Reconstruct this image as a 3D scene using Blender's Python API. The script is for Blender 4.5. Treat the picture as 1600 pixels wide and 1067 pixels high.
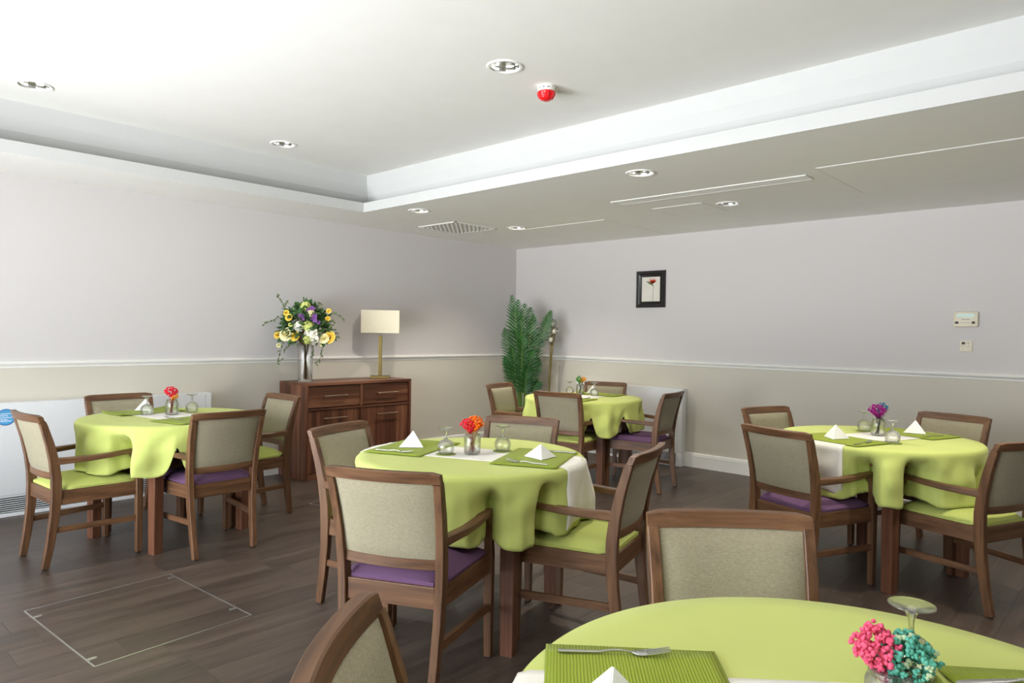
import bpy, bmesh, math, random
from mathutils import Vector, Matrix, noise
PI = math.pi
SC = bpy.context.scene
for o in list(bpy.data.objects):
    bpy.data.objects.remove(o)
COL = SC.collection

# ------------------------------------------------------------------ camera
H = 1.349
yaw, pit, rol, FPX = math.radians(42.9212), math.radians(-0.6128), math.radians(0.9055), 1081.087
fwd = Vector((-math.sin(yaw) * math.cos(pit), math.cos(yaw) * math.cos(pit), math.sin(pit)))
r0 = Vector((math.cos(yaw), math.sin(yaw), 0)); u0 = r0.cross(fwd)
rt = r0 * math.cos(rol) + u0 * math.sin(rol); upv = -r0 * math.sin(rol) + u0 * math.cos(rol)
cam = bpy.data.cameras.new('camera'); cam.sensor_width = 36; cam.lens = 36 * FPX / 1600; cam.clip_start = .05
co = bpy.data.objects.new('camera', cam); COL.objects.link(co)
M = Matrix((rt, upv, -fwd)).transposed().to_4x4(); M.translation = Vector((0, 0, H)); co.matrix_world = M
SC.camera = co

# ------------------------------------------------------------------ world, daylight, exposure
SC.view_settings.view_transform = 'Standard'; SC.view_settings.look = 'None'
SC.view_settings.gamma = 1; SC.view_settings.use_curve_mapping = False
SC.view_settings.exposure = 1.22
SC.cycles.use_denoising = True
SC.cycles.max_bounces = 14; SC.cycles.diffuse_bounces = 7; SC.cycles.glossy_bounces = 5
SC.cycles.transmission_bounces = 10; SC.cycles.transparent_max_bounces = 20
SC.cycles.sample_clamp_indirect = 6; SC.cycles.caustics_reflective = False; SC.cycles.caustics_refractive = False
SKY, GROUND = 4.4, 9.0
W = bpy.data.worlds.new('sky'); SC.world = W; W.use_nodes = True
nt = W.node_tree; nt.nodes.clear()
out = nt.nodes.new('ShaderNodeOutputWorld'); bg = nt.nodes.new('ShaderNodeBackground')
tc = nt.nodes.new('ShaderNodeTexCoord'); sx = nt.nodes.new('ShaderNodeSeparateXYZ'); rp = nt.nodes.new('ShaderNodeValToRGB')
mr = nt.nodes.new('ShaderNodeMapRange'); mr.inputs[1].default_value = -.12; mr.inputs[2].default_value = .12
rp.color_ramp.elements[0].color = (GROUND * .96, GROUND * .98, GROUND * 1.03, 1)
rp.color_ramp.elements[1].color = (SKY * .92, SKY * .98, SKY * 1.06, 1)
nt.links.new(tc.outputs['Generated'], sx.inputs[0]); nt.links.new(sx.outputs[2], mr.inputs[0]); nt.links.new(mr.outputs[0], rp.inputs[0])
nt.links.new(rp.outputs[0], bg.inputs[0]); nt.links.new(bg.outputs[0], out.inputs[0])

# room extents
XL, XR, YB, YF = -6.032, 1.9, 6.547, -1.5
ZS, ZC, ZLIP = 2.4366, 2.797, 2.521          # soffit, upper ceiling, lip
LX0, LX1, LY0, LY1 = -5.304, 1.1, -.7, 3.691  # lip of the raised part of the ceiling
WIN = [('front', -5.0, -1.65, .06, 2.3), ('front', -1.35, .0, .9, 2.3)]
def portal(kind, a0, a1, z0, z1):
    l = bpy.data.lights.new('window_portal', 'AREA'); l.shape = 'RECTANGLE'; l.cycles.is_portal = True
    l.size = a1 - a0; l.size_y = z1 - z0
    o = bpy.data.objects.new('window_portal', l); COL.objects.link(o)
    if kind == 'front':
        o.location = ((a0 + a1) / 2, YF - .16, (z0 + z1) / 2); o.rotation_euler = (PI / 2, 0, 0)
        o.rotation_euler = (Vector((0, 1, 0))).to_track_quat('-Z', 'Z').to_euler()
    else:
        o.location = (XR + .16, (a0 + a1) / 2, (z0 + z1) / 2)
        o.rotation_euler = (Vector((-1, 0, 0))).to_track_quat('-Z', 'Z').to_euler()
for w in WIN: portal(*w)

# ------------------------------------------------------------------ materials
def lin(r, g, b):
    f = lambda c: (c / 255 / 12.92) if c / 255 <= .04045 else ((c / 255 + .055) / 1.055) ** 2.4
    return (f(r), f(g), f(b), 1)
class Mat:
    def __init__(s, name, col, rough=.5, metal=0, spec=.5):
        s.m = bpy.data.materials.new(name); s.m.use_nodes = True; s.nt = s.m.node_tree
        s.b = s.nt.nodes['Principled BSDF']
        s.b.inputs['Base Color'].default_value = col; s.b.inputs['Roughness'].default_value = rough
        s.b.inputs['Metallic'].default_value = metal; s.b.inputs['Specular IOR Level'].default_value = spec
        s.m.diffuse_color = col
    def n(s, t, **k):
        x = s.nt.nodes.new(t)
        for a, v in k.items(): setattr(x, a, v)
        return x
    def l(s, a, b): s.nt.links.new(a, b)
    def coord(s, scale=(1, 1, 1), kind='Object', rot=(0, 0, 0)):
        c = s.n('ShaderNodeTexCoord'); mp = s.n('ShaderNodeMapping')
        mp.inputs['Scale'].default_value = scale; mp.inputs['Rotation'].default_value = rot
        s.l(c.outputs[kind], mp.inputs[0]); return mp.outputs[0]
    def ramp(s, f, c0, c1, p0=0, p1=1):
        r = s.n('ShaderNodeValToRGB'); e = r.color_ramp.elements
        e[0].color = c0; e[1].color = c1; e[0].position = p0; e[1].position = p1
        s.l(f, r.inputs[0]); return r.outputs[0]
    def noise(s, vec, scale, detail=3, rough=.5):
        x = s.n('ShaderNodeTexNoise'); x.inputs['Scale'].default_value = scale; x.inputs['Detail'].default_value = detail
        x.inputs['Roughness'].default_value = rough
        if vec is not None: s.l(vec, x.inputs['Vector'])
        return x.outputs['Fac']
    def mix(s, f, a, b, mode='MIX'):
        x = s.n('ShaderNodeMix', data_type='RGBA', blend_type=mode)
        for i, v in ((0, f), (6, a), (7, b)):
            if hasattr(v, 'links'): s.l(v, x.inputs[i])
            else: x.inputs[i].default_value = v
        return x.outputs[2]
    def bump(s, f, strength=.2, dist=.002):
        x = s.n('ShaderNodeBump'); x.inputs['Strength'].default_value = strength; x.inputs['Distance'].default_value = dist
        s.l(f, x.inputs['Height']); s.l(x.outputs[0], s.b.inputs['Normal'])
    def base(s, c): s.l(c, s.b.inputs['Base Color'])
MT = {}
def plain(name, rgb, rough=.5, metal=0, spec=.5, var=.06, nscale=6):
    m = Mat(name, lin(*rgb), rough, metal, spec)
    if var:
        c = lin(*rgb); k = lambda f: tuple(min(1, x * f) for x in c[:3]) + (1,)
        m.base(m.ramp(m.noise(m.coord(), nscale), k(1 - var), k(1 + var), .3, .7))
    MT[name] = m.m; return m.m
def wood(name, dark, mid, light, axis, rough=.42, scale=1.0):
    m = Mat(name, lin(*mid), rough, 0, .4)
    sc = [38 * scale] * 3; sc[axis] = 1.6 * scale
    oi = m.n('ShaderNodeObjectInfo'); ad = m.n('ShaderNodeVectorMath', operation='ADD')
    mu = m.n('ShaderNodeMath', operation='MULTIPLY'); mu.inputs[1].default_value = 17
    m.l(oi.outputs['Random'], mu.inputs[0]); m.l(m.coord(tuple(sc)), ad.inputs[0]); m.l(mu.outputs[0], ad.inputs[1])
    f = m.noise(ad.outputs[0], 1.0, 5, .62)
    r = m.n('ShaderNodeValToRGB'); e = r.color_ramp.elements
    e[0].position, e[0].color = .28, lin(*dark); e[1].position, e[1].color = .72, lin(*light)
    x = e.new(.5); x.color = lin(*mid); m.l(f, r.inputs[0])
    hv = m.n('ShaderNodeHueSaturation'); vr = m.n('ShaderNodeMapRange')
    vr.inputs[3].default_value = .88; vr.inputs[4].default_value = 1.1
    m.l(oi.outputs['Random'], vr.inputs[0]); m.l(vr.outputs[0], hv.inputs['Value']); m.l(r.outputs[0], hv.inputs['Color'])
    m.base(hv.outputs[0]); m.bump(f, .08, .001); MT[name] = m.m; return m.m
CW = ((70, 47, 30), (106, 74, 50), (126, 92, 64))
for i, a in enumerate('xyz'): wood('chair_wood_' + a, *CW, i)
wood('table_wood', (76, 46, 32), (108, 69, 49), (126, 84, 61), 2)
for i, a in enumerate('xyz'): wood('walnut_' + a, (50, 28, 20), (98, 60, 43), (150, 101, 76), i, .38, .35)
def weave(name, c1, c2, sc=700, bump=.35):
    m = Mat(name, lin(*c1), .9, 0, .15)
    v = m.coord()
    w1 = m.noise(m.coord((sc, sc, sc * .13)), 1, 2); w2 = m.noise(m.coord((sc * .13, sc * .13, sc)), 1, 2)
    a = m.n('ShaderNodeMath', operation='ADD'); m.l(w1, a.inputs[0]); m.l(w2, a.inputs[1])
    h = m.n('ShaderNodeMath', operation='MULTIPLY'); h.inputs[1].default_value = .5; m.l(a.outputs[0], h.inputs[0])
    m.base(m.ramp(h.outputs[0], lin(*c2), lin(*c1), .30, .70)); m.bump(h.outputs[0], bump, .0015)
    m.b.inputs['Sheen Weight'].default_value = .15
    MT[name] = m.m; return m.m
weave('back_fabric', (172, 164, 140), (132, 124, 100))
def herring(name, c1, c2):
    m = Mat(name, lin(*c1), .85, 0, .15)
    w = m.n('ShaderNodeTexWave'); w.wave_type = 'BANDS'; w.bands_direction = 'DIAGONAL'
    w.inputs['Scale'].default_value = 75; w.inputs['Distortion'].default_value = 0
    pp = m.n('ShaderNodeVectorMath', operation='PINGPONG') if False else None
    sx = m.n('ShaderNodeSeparateXYZ'); m.l(m.coord(), sx.inputs[0])
    pg = m.n('ShaderNodeMath', operation='PINGPONG'); pg.inputs[1].default_value = .012; m.l(sx.outputs[0], pg.inputs[0])
    cb = m.n('ShaderNodeCombineXYZ'); m.l(pg.outputs[0], cb.inputs[0]); m.l(sx.outputs[1], cb.inputs[1]); m.l(sx.outputs[2], cb.inputs[2])
    m.l(cb.outputs[0], w.inputs['Vector'])
    m.base(m.ramp(w.outputs['Fac'], lin(*c2), lin(*c1), .1, .8)); m.bump(w.outputs['Fac'], .25, .001)
    MT[name] = m.m
herring('lime_fabric', (208, 216, 128), (172, 184, 92)); herring('purple_fabric', (116, 86, 116), (88, 62, 92))
def cloth(name, rgb, rib=0, rough=.8, sheen=.1):
    c = lin(*rgb); m = Mat(name, c, rough, 0, .2); k = lambda f: tuple(min(1, x * f) for x in c[:3]) + (1,)
    m.b.inputs['Sheen Weight'].default_value = sheen
    if rib:
        w = m.n('ShaderNodeTexWave'); w.wave_type = 'BANDS'; w.bands_direction = 'X'; w.inputs['Scale'].default_value = rib
        w.inputs['Distortion'].default_value = .6; w.inputs['Detail'].default_value = 1; m.l(m.coord(), w.inputs['Vector'])
        m.base(m.ramp(w.outputs['Fac'], k(.80), k(1.14))); m.bump(w.outputs['Fac'], .5, .002)
    else:
        f = m.noise(m.coord((1, 1, 1)), 900, 1); m.base(m.ramp(m.noise(m.coord(), 3, 2), k(.96), k(1.04), .3, .7)); m.bump(f, .1, .0005)
    MT[name] = m.m; return m.m
cloth('lime_cloth', (197, 207, 116)); cloth('white_cloth', (238, 235, 226)); cloth('napkin_paper', (246, 246, 243), 0, .7)
cloth('mat_weave', (146, 162, 44), 55); cloth('coaster_felt', (142, 158, 60))
def walls(name, up, lo):
    m = Mat(name, lin(*up), .75, 0, .25); g = m.n('ShaderNodeNewGeometry'); s = m.n('ShaderNodeSeparateXYZ')
    m.l(g.outputs['Position'], s.inputs[0]); gt = m.n('ShaderNodeMath', operation='GREATER_THAN'); gt.inputs[1].default_value = 1.06
    m.l(s.outputs[2], gt.inputs[0]); c = m.mix(gt.outputs[0], lin(*lo), lin(*up)); m.base(c)
    m.bump(m.noise(m.coord(), 160, 3), .05, .001); MT[name] = m.m
walls('wall_paint', (210, 206, 205), (210, 205, 192))
plain('ceiling_paint', (243, 242, 238), .8, 0, .2, .01); plain('trim_paint', (236, 235, 230), .4, 0, .4, .015)
plain('cove_dimmed', (202, 203, 201), .8, 0, .2, .01); plain('heater_white', (232, 234, 236), .35, 0, .4, .01); plain('slot_dark', (22, 22, 24), .6)  # cove and lip: ceiling white darkened in the colour to offset strong daylight
plain('black_frame', (22, 20, 18), .35); plain('steel', (200, 200, 198), .28, 1, .5, .03); plain('brass', (126, 110, 68), .4, 1, .5, .06)
plain('pale_steel', (214, 214, 212), .3, .9, .5, .03)
plain('reflector', (225, 225, 220), .18, 1, .5, .02); plain('bulb_white', (240, 238, 228), .4); plain('bronze_pull', (168, 146, 124), .35, .8)
plain('lamp_shade', (226, 219, 196), .8, 0, .2, .03); plain('red_plastic', (226, 22, 30), .25, 0, .6, .03); plain('white_plastic', (236, 236, 230), .4)
plain('ivory_plastic', (222, 214, 190), .45); plain('lcd', (176, 206, 196), .3); plain('dark_print', (52, 46, 42), .6); plain('grey_print', (120, 124, 136), .6)
plain('sticker_blue', (86, 168, 222), .4); plain('sticker_white', (228, 240, 250), .5); plain('sticker_navy', (52, 110, 180), .5)
plain('rubber', (28, 24, 22), .7); plain('palm_green', (44, 92, 40), .5, 0, .4, .3, 9); plain('palm_stem', (96, 128, 50), .5)
plain('pot_grey', (74, 70, 66), .6); plain('soil', (48, 34, 24), .9)
plain('leaf_green', (74, 108, 62), .55, 0, .3, .3, 20); plain('sprig_green', (88, 102, 62), .6, 0, .3, .15); plain('stem_brown', (122, 88, 52), .7, 0, .3, .2)
for nm, c in dict(petal_yellow=(248, 214, 92), petal_cream=(250, 238, 190), petal_white=(244, 242, 226), petal_lime=(214, 222, 132), petal_purple=(138, 92, 160),
                  petal_red=(220, 40, 62), petal_orange=(246, 118, 30), petal_magenta=(150, 26, 122), petal_blue=(40, 104, 140), petal_pink=(232, 96, 130),
                  petal_teal=(92, 170, 150), petal_mint=(184, 204, 168), petal_green=(70, 140, 50), petal_amber=(232, 160, 40), stem_red=(190, 70, 40), stem_dark=(60, 58, 50)).items():
    plain(nm, c, .75, 0, .2, .14, 60)
def glassy(name, tint=(.97, .985, .98), fres=1.5, rough=.02, refr=0.0):
    m = bpy.data.materials.new(name); m.use_nodes = True; t = m.node_tree; t.nodes.clear()
    o = t.nodes.new('ShaderNodeOutputMaterial'); mx = t.nodes.new('ShaderNodeMixShader'); tr = t.nodes.new('ShaderNodeBsdfTransparent')
    gl = t.nodes.new('ShaderNodeBsdfGlossy'); lw = t.nodes.new('ShaderNodeLayerWeight'); lw.inputs[0].default_value = .25
    mp = t.nodes.new('ShaderNodeMapRange'); mp.inputs[3].default_value = .03; mp.inputs[4].default_value = fres
    tr.inputs[0].default_value = (*tint, 1); gl.inputs['Roughness'].default_value = rough
    t.links.new(lw.outputs['Fresnel'], mp.inputs[0]); t.links.new(mp.outputs[0], mx.inputs[0]); t.links.new(tr.outputs[0], mx.inputs[1])
    t.links.new(gl.outputs[0], mx.inputs[2]); last = mx.outputs[0]
    if refr:
        g2 = t.nodes.new('ShaderNodeBsdfGlass'); g2.inputs['IOR'].default_value = 1.46; g2.inputs['Color'].default_value = (1, 1, 1, 1); g2.inputs['Roughness'].default_value = 0
        m2 = t.nodes.new('ShaderNodeMixShader'); m2.inputs[0].default_value = refr
        t.links.new(last, m2.inputs[1]); t.links.new(g2.outputs[0], m2.inputs[2]); last = m2.outputs[0]
    t.links.new(last, o.inputs[0]); MT[name] = m
glassy('clear_glass', (.99, .996, .992), .3, .02, .55); glassy('window_glass', (.99, .995, .99), .6); glassy('globe_glass', (.93, .93, .90), .8)
m = Mat('frosted_bulb', lin(240, 236, 222), .5); m.b.inputs['Transmission Weight'].default_value = .3; MT['frosted_bulb'] = m.m
m = Mat('bulb_lit', lin(250, 244, 226), .5); m.b.inputs['Emission Color'].default_value = lin(255, 240, 210); m.b.inputs['Emission Strength'].default_value = 2.5; MT['bulb_lit'] = m.m
# vinyl planks
def plank_mat():
    m = Mat('vinyl_plank', lin(84, 68, 58), .38, 0, .45)
    oi = m.n('ShaderNodeObjectInfo'); g = m.n('ShaderNodeNewGeometry'); mp = m.n('ShaderNodeMapping'); mp.inputs['Scale'].default_value = (15, 1.1, 1)
    m.l(g.outputs['Position'], mp.inputs[0]); ad = m.n('ShaderNodeVectorMath', operation='ADD'); sc = m.n('ShaderNodeMath', operation='MULTIPLY')
    sc.inputs[1].default_value = 31; m.l(oi.outputs['Random'], sc.inputs[0]); m.l(mp.outputs[0], ad.inputs[0]); m.l(sc.outputs[0], ad.inputs[1])
    f = m.noise(ad.outputs[0], 1.0, 6, .65)
    mp2 = m.n('ShaderNodeMapping'); mp2.inputs['Scale'].default_value = (90, 5, 1); m.l(g.outputs['Position'], mp2.inputs[0]); f2 = m.noise(mp2.outputs[0], 1, 3)
    c = m.ramp(f, lin(50, 40, 35), lin(96, 82, 72), .27, .73)
    c = m.mix(.18, c, m.ramp(f2, lin(50, 40, 36), lin(112, 96, 86), .3, .7))
    # pale scuffs and dust
    mp3 = m.n('ShaderNodeMapping'); mp3.inputs['Scale'].default_value = (14, 5, 1); m.l(g.outputs['Position'], mp3.inputs[0])
    sf = m.noise(mp3.outputs[0], 1, 6, .7); c = m.mix(m.ramp(sf, (0, 0, 0, 1), (.35, .35, .35, 1), .66, .80), c, lin(150, 136, 124))
    hv = m.n('ShaderNodeHueSaturation'); vr = m.n('ShaderNodeMapRange'); vr.inputs[3].default_value = .86; vr.inputs[4].default_value = 1.12
    m.l(oi.outputs['Random'], vr.inputs[0]); m.l(vr.outputs[0], hv.inputs['Value']); m.l(c, hv.inputs['Color']); m.base(hv.outputs[0])
    rr = m.n('ShaderNodeMapRange'); rr.inputs[3].default_value = .3; rr.inputs[4].default_value = .5; m.l(f, rr.inputs[0]); m.l(rr.outputs[0], m.b.inputs['Roughness'])
    m.bump(f2, .12, .0006); MT['vinyl_plank'] = m.m
plank_mat(); plain('plank_joint', (66, 56, 50), .7)

# ------------------------------------------------------------------ mesh helpers
class MB:
    def __init__(s): s.v = []; s.f = []
    def add(s, vs, fs):
        k = len(s.v); s.v += [tuple(p) for p in vs]; s.f += [tuple(i + k for i in f) for f in fs]; return s
    def box(s, x0, x1, y0, y1, z0, z1, b=0.0):
        if x0 > x1: x0, x1 = x1, x0
        if y0 > y1: y0, y1 = y1, y0
        if b <= 0:
            return s.add([(x, y, z) for z in (z0, z1) for y in (y0, y1) for x in (x0, x1)],
                         [(0, 2, 3, 1), (4, 5, 7, 6), (0, 1, 5, 4), (2, 6, 7, 3), (0, 4, 6, 2), (1, 3, 7, 5)])
        bm = bmesh.new(); r = bmesh.ops.create_cube(bm, size=1)
        for v in bm.verts:
            v.co = Vector(((x0 + x1) / 2 + v.co.x * (x1 - x0), (y0 + y1) / 2 + v.co.y * (y1 - y0), (z0 + z1) / 2 + v.co.z * (z1 - z0)))
        bmesh.ops.bevel(bm, geom=bm.edges[:], offset=b, segments=2, affect='EDGES', profile=.6)
        bm.verts.index_update(); s.add([v.co for v in bm.verts], [[v.index for v in f.verts] for f in bm.faces]); bm.free(); return s
    def rings(s, R, closed=True, cap=True, loop=False):
        n = len(R[0]); k = len(s.v)
        for r in R: s.v += [tuple(p) for p in r]
        m = len(R)
        for i in range(m if loop else m - 1):
            a, b = k + i * n, k + ((i + 1) % m) * n
            for j in range(n if closed else n - 1):
                q = (j + 1) % n; s.f.append((a + j, a + q, b + q, b + j))
        if cap and not loop and closed:
            s.f.append(tuple(k + j for j in range(n))[::-1]); s.f.append(tuple(k + (m - 1) * n + j for j in range(n)))
        return s
    def sweep(s, path, size, up=(0, 0, 1), b=.25):
        """rectangular bar with chamfered edges along path; size = list of (w along side, h along up2)"""
        R = []; P = [Vector(p) for p in path]; n = len(P)
        for i in range(n):
            t = (P[min(i + 1, n - 1)] - P[max(i - 1, 0)]).normalized(); side = t.cross(Vector(up)).normalized(); u2 = side.cross(t)
            w, h = size[i] if isinstance(size, list) else size
            w /= 2; h /= 2; c = min(w, h) * b
            R.append([P[i] + side * x + u2 * z for x, z in ((-w + c, -h), (w - c, -h), (w, -h + c), (w, h - c), (w - c, h), (-w + c, h), (-w, h - c), (-w, -h + c))])
        return s.rings(R)
    def tube(s, path, rad, n=8, cap=True):
        P = [Vector(p) for p in path]; R = []; m = len(P); ref = Vector((.31, .17, .94))
        for i in range(m):
            t = (P[min(i + 1, m - 1)] - P[max(i - 1, 0)]).normalized()
            a = t.cross(ref)
            if a.length < 1e-3: a = t.cross(Vector((1, 0, 0)))
            a.normalize(); bb = t.cross(a); r = rad[i] if isinstance(rad, (list, tuple)) else rad
            R.append([P[i] + (a * math.cos(2 * PI * j / n) + bb * math.sin(2 * PI * j / n)) * r for j in range(n)])
        return s.rings(R, cap=cap)
    def lathe(s, prof, n=24, c=(0, 0, 0), cap=True, loop=False):
        return s.rings([[(c[0] + r * math.cos(2 * PI * j / n), c[1] + r * math.sin(2 * PI * j / n), c[2] + z) for j in range(n)] for r, z in prof], cap=cap, loop=loop)
    def ball(s, c, r, sub=1, sq=(1, 1, 1)):
        vs, fs = ICO[sub]; return s.add([(c[0] + v[0] * r * sq[0], c[1] + v[1] * r * sq[1], c[2] + v[2] * r * sq[2]) for v in vs], fs)
    def mesh(s, name, mat, smooth=False):
        me = bpy.data.meshes.new(name); me.from_pydata(s.v, [], s.f); me.update()
        if mat: me.materials.append(MT[mat])
        if smooth: smooth_by_angle(me, smooth if isinstance(smooth, (int, float)) and smooth is not True else 40)
        return me
ICO = {}
for sub in (1, 2, 3):
    bm = bmesh.new(); bmesh.ops.create_icosphere(bm, subdivisions=sub, radius=1); bm.verts.index_update()
    ICO[sub] = ([tuple(v.co) for v in bm.verts], [tuple(v.index for v in f.verts) for f in bm.faces]); bm.free()
def smooth_by_angle(me, deg):
    bm = bmesh.new(); bm.from_mesh(me); bmesh.ops.recalc_face_normals(bm, faces=bm.faces[:])
    for f in bm.faces: f.smooth = True
    for e in bm.edges:
        if len(e.link_faces) == 2: e.smooth = e.calc_face_angle(0) < math.radians(deg)
    bm.to_mesh(me); bm.free()
def link(name, me, parent=None, loc=None, rotz=None):
    o = bpy.data.objects.new(name, me); COL.objects.link(o)
    if parent: o.parent = parent
    if loc is not None: o.location = loc
    if rotz is not None: o.rotation_euler = (0, 0, rotz)
    return o
def obj(name, mb, mat, parent=None, smooth=False, **k): return link(name, mb.mesh(name, mat, smooth), parent, **k)
def tag(o, label, cat, group=None):
    o['label'] = label; o['category'] = cat
    if group: o['group'] = group
    return o
def thing(name, label, cat, loc=(0, 0, 0), rotz=0, group=None):
    o = bpy.data.objects.new(name, None); COL.objects.link(o); o.empty_display_size = .1
    o.location = loc; o.rotation_euler = (0, 0, rotz); return tag(o, label, cat, group)
def struct(name, mb, mat, parent=None, smooth=False):
    o = obj(name, mb, mat, parent, smooth)
    if not parent: o['kind'] = 'structure'
    return o
KIDS = {}
def copy_tree(o, parent=None):
    c = o.copy(); COL.objects.link(c)
    if parent: c.parent = parent
    for ch in [x for x in o.children]: copy_tree(ch, c)
    return c
def smoothstep(a, b, x):
    t = max(0, min(1, (x - a) / (b - a))); return t * t * (3 - 2 * t)

# ------------------------------------------------------------------ room shell
T = .2
def wall_with_holes(kind, name, fixed, a0, a1, holes, z1=3.0):
    mb = MB(); cuts = sorted(holes); a = a0
    def bx(p, q, lo, hi):
        if q - p < 1e-4 or hi - lo < 1e-4: return
        if kind == 'y': mb.box(p, q, fixed[0], fixed[1], lo, hi)
        else: mb.box(fixed[0], fixed[1], p, q, lo, hi)
    for h0, h1, lo, hi in cuts:
        bx(a, h0, -.1, z1); bx(h0, h1, -.1, lo); bx(h0, h1, hi, z1); a = h1
    bx(a, a1, -.1, z1); return struct(name, mb, 'wall_paint')
wall_with_holes('x', 'wall_left', (XL - T, XL), YF - T, YB + T, [])
wall_with_holes('y', 'wall_back', (YB, YB + T), XL, XR, [])
wall_with_holes('x', 'wall_right', (XR, XR + T), YF - T, YB + T, [(w[1], w[2], w[3], w[4]) for w in WIN if w[0] == 'right'])
wall_with_holes('y', 'wall_front', (YF - T, YF), XL, XR, [(w[1], w[2], w[3], w[4]) for w in WIN if w[0] == 'front'])
for i, (kind, a0, a1, z0, z1) in enumerate(WIN):
    e = bpy.data.objects.new('window_%d' % (i + 1), None); COL.objects.link(e); e['kind'] = 'structure'
    n = max(2, round((a1 - a0) / 1.2)); F = .06
    def wb(mb, p, q, lo, hi, d0, d1):
        if kind == 'front': mb.box(p, q, YF - d1, YF - d0, lo, hi)
        else: mb.box(XR + d0, XR + d1, p, q, lo, hi)
    fr = MB()
    for k in range(n + 1):
        x = a0 + (a1 - a0 - F) * k / n; wb(fr, x, x + F, z0, z1, .06, .13)
    wb(fr, a0, a1, z0, z0 + F, .06, .13); wb(fr, a0, a1, z1 - F, z1, .06, .13)
    obj('window_frame', fr, 'trim_paint', e)
    for k in range(n):
        p = MB(); wb(p, a0 + (a1 - a0 - F) * k / n + F, a0 + (a1 - a0 - F) * (k + 1) / n, z0 + F, z1 - F, .094, .098); obj('pane', p, 'window_glass', e)

# ceiling with round holes for the downlights
RO, RI = .100, .078
UP_L = [(-2.608, 2.713), (-4.955, 1.082), (-4.988, 2.722), (-.25, 1.10), (-.25, 2.73)]
SO_L = [(-2.533, 3.957), (-4.829, 3.951), (-4.807, 5.218), (-2.562, 5.309), (-.29, 3.96), (-.29, 5.31)]
def plate(outer, holes, z):
    bm = bmesh.new()
    def loop(pts):
        vs = [bm.verts.new((x, y, z)) for x, y in pts]
        for i in range(len(vs)): bm.edges.new((vs[i], vs[(i + 1) % len(vs)]))
    loop(outer)
    for h in holes: loop(h)
    bmesh.ops.triangle_fill(bm, edges=bm.edges[:], use_beauty=True, use_dissolve=False)
    for f in bm.faces:
        if f.normal.z > 0: f.normal_flip()
    bm.verts.index_update(); r = ([tuple(v.co) for v in bm.verts], [tuple(v.index for v in f.verts) for f in bm.faces]); bm.free(); return r
circ = lambda c, r=.086, n=28: [(c[0] + r * math.cos(2 * PI * j / n), c[1] + r * math.sin(2 * PI * j / n)) for j in range(n)]
g = .095
mb = MB().add(*plate([(LX0 - g, LY0 - g), (LX1 + g, LY0 - g), (LX1 + g, LY1 + g), (LX0 - g, LY1 + g)], [circ(c) for c in UP_L], ZC))
def ring(d, z): return [(LX0 - d, LY0 - d, z), (LX1 + d, LY0 - d, z), (LX1 + d, LY1 + d, z), (LX0 - d, LY1 + d, z)]
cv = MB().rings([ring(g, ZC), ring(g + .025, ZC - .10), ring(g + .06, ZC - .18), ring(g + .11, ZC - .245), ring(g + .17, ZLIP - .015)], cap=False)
mb.box(XL, XR, YF, YB, ZC + .13, ZC + .2)
ceil = struct('ceiling', mb, 'ceiling_paint'); struct('trim_4', cv, 'cove_dimmed')
mb = MB().add(*plate([(XL, YF), (XR, YF), (XR, YB), (XL, YB)], [circ(c) for c in SO_L] + [[p[:2] for p in ring(0, 0)]], ZS))
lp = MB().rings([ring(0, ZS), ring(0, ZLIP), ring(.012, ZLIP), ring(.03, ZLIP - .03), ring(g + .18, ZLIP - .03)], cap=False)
struct('trim_1', mb, 'ceiling_paint'); struct('trim_5', lp, 'cove_dimmed')

# dado rails and skirting (moulded profiles run along the walls)
def profile_run(prof, axis, wallpos, a0, a1):
    """prof: (out from wall, z)"""
    if axis == 'y': R = [[(wallpos + d, a, z) for d, z in prof] for a in (a0, a1)]
    else: R = [[(a, wallpos - d, z) for d, z in prof] for a in (a0, a1)]
    return MB().rings(R)
DADO = [(0, 1.046), (.006, 1.047), (.007, 1.053), (.004, 1.056), (.006, 1.064), (.022, 1.071), (.027, 1.082), (.024, 1.092), (.012, 1.098), (0, 1.100)]
SKIRT = [(0, 0), (.020, 0), (.020, .122), (.016, .128), (.017, .136), (.010, .146), (0, .149)]
struct('trim_2', profile_run(DADO, 'y', XL, YF, YB), 'trim_paint'); struct('trim_3', profile_run(DADO, 'x', YB, XL, XR), 'trim_paint')
struct('baseboard_left', profile_run(SKIRT, 'y', XL, YF, YB), 'trim_paint'); struct('baseboard_back', profile_run(SKIRT, 'x', YB, XL, XR), 'trim_paint')

# floor: base sheet and single vinyl planks running away from the front wall
fl = struct('floor', MB().box(XL - T, XR + T, YF - T, YB + T, -.1, -.004), 'plank_joint')
rnd = random.Random(4)
PW, PL, GAP = .184, 1.22, .0008
pm = MB().box(-.5, .5, -.5, .5, -.004, 0).mesh('plank', 'vinyl_plank')
cnt = 0; rest = MB(); items = []
x = XL; i = 0
while x < XR:
    x1 = min(x + PW, XR); y = YF - rnd.uniform(0, PL)
    while y < YB:
        y0, y1 = max(y, YF), min(y + PL, YB)
        if y1 - y0 > .01:
            cx, cy = (x + x1) / 2, (y0 + y1) / 2
            dp = -.681 * cx + .732 * cy; sd = .732 * cx + .681 * cy
            vis = dp > .9 and abs(sd) < dp * .80 + .8
            items.append((not vis, math.hypot(cx, cy), x, x1, y0, y1))
        y += PL
    x += PW
items.sort()
for k, (nv, _, xa, xb, ya, yb) in enumerate(items):
    if k < 290:
        o = link('plank', pm, fl, ((xa + xb) / 2, (ya + yb) / 2, 0)); o.scale = (xb - xa - GAP, yb - ya - GAP, 1)
    else: rest.box(xa + GAP / 2, xb - GAP / 2, ya + GAP / 2, yb - GAP / 2, -.004, 0)
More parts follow.
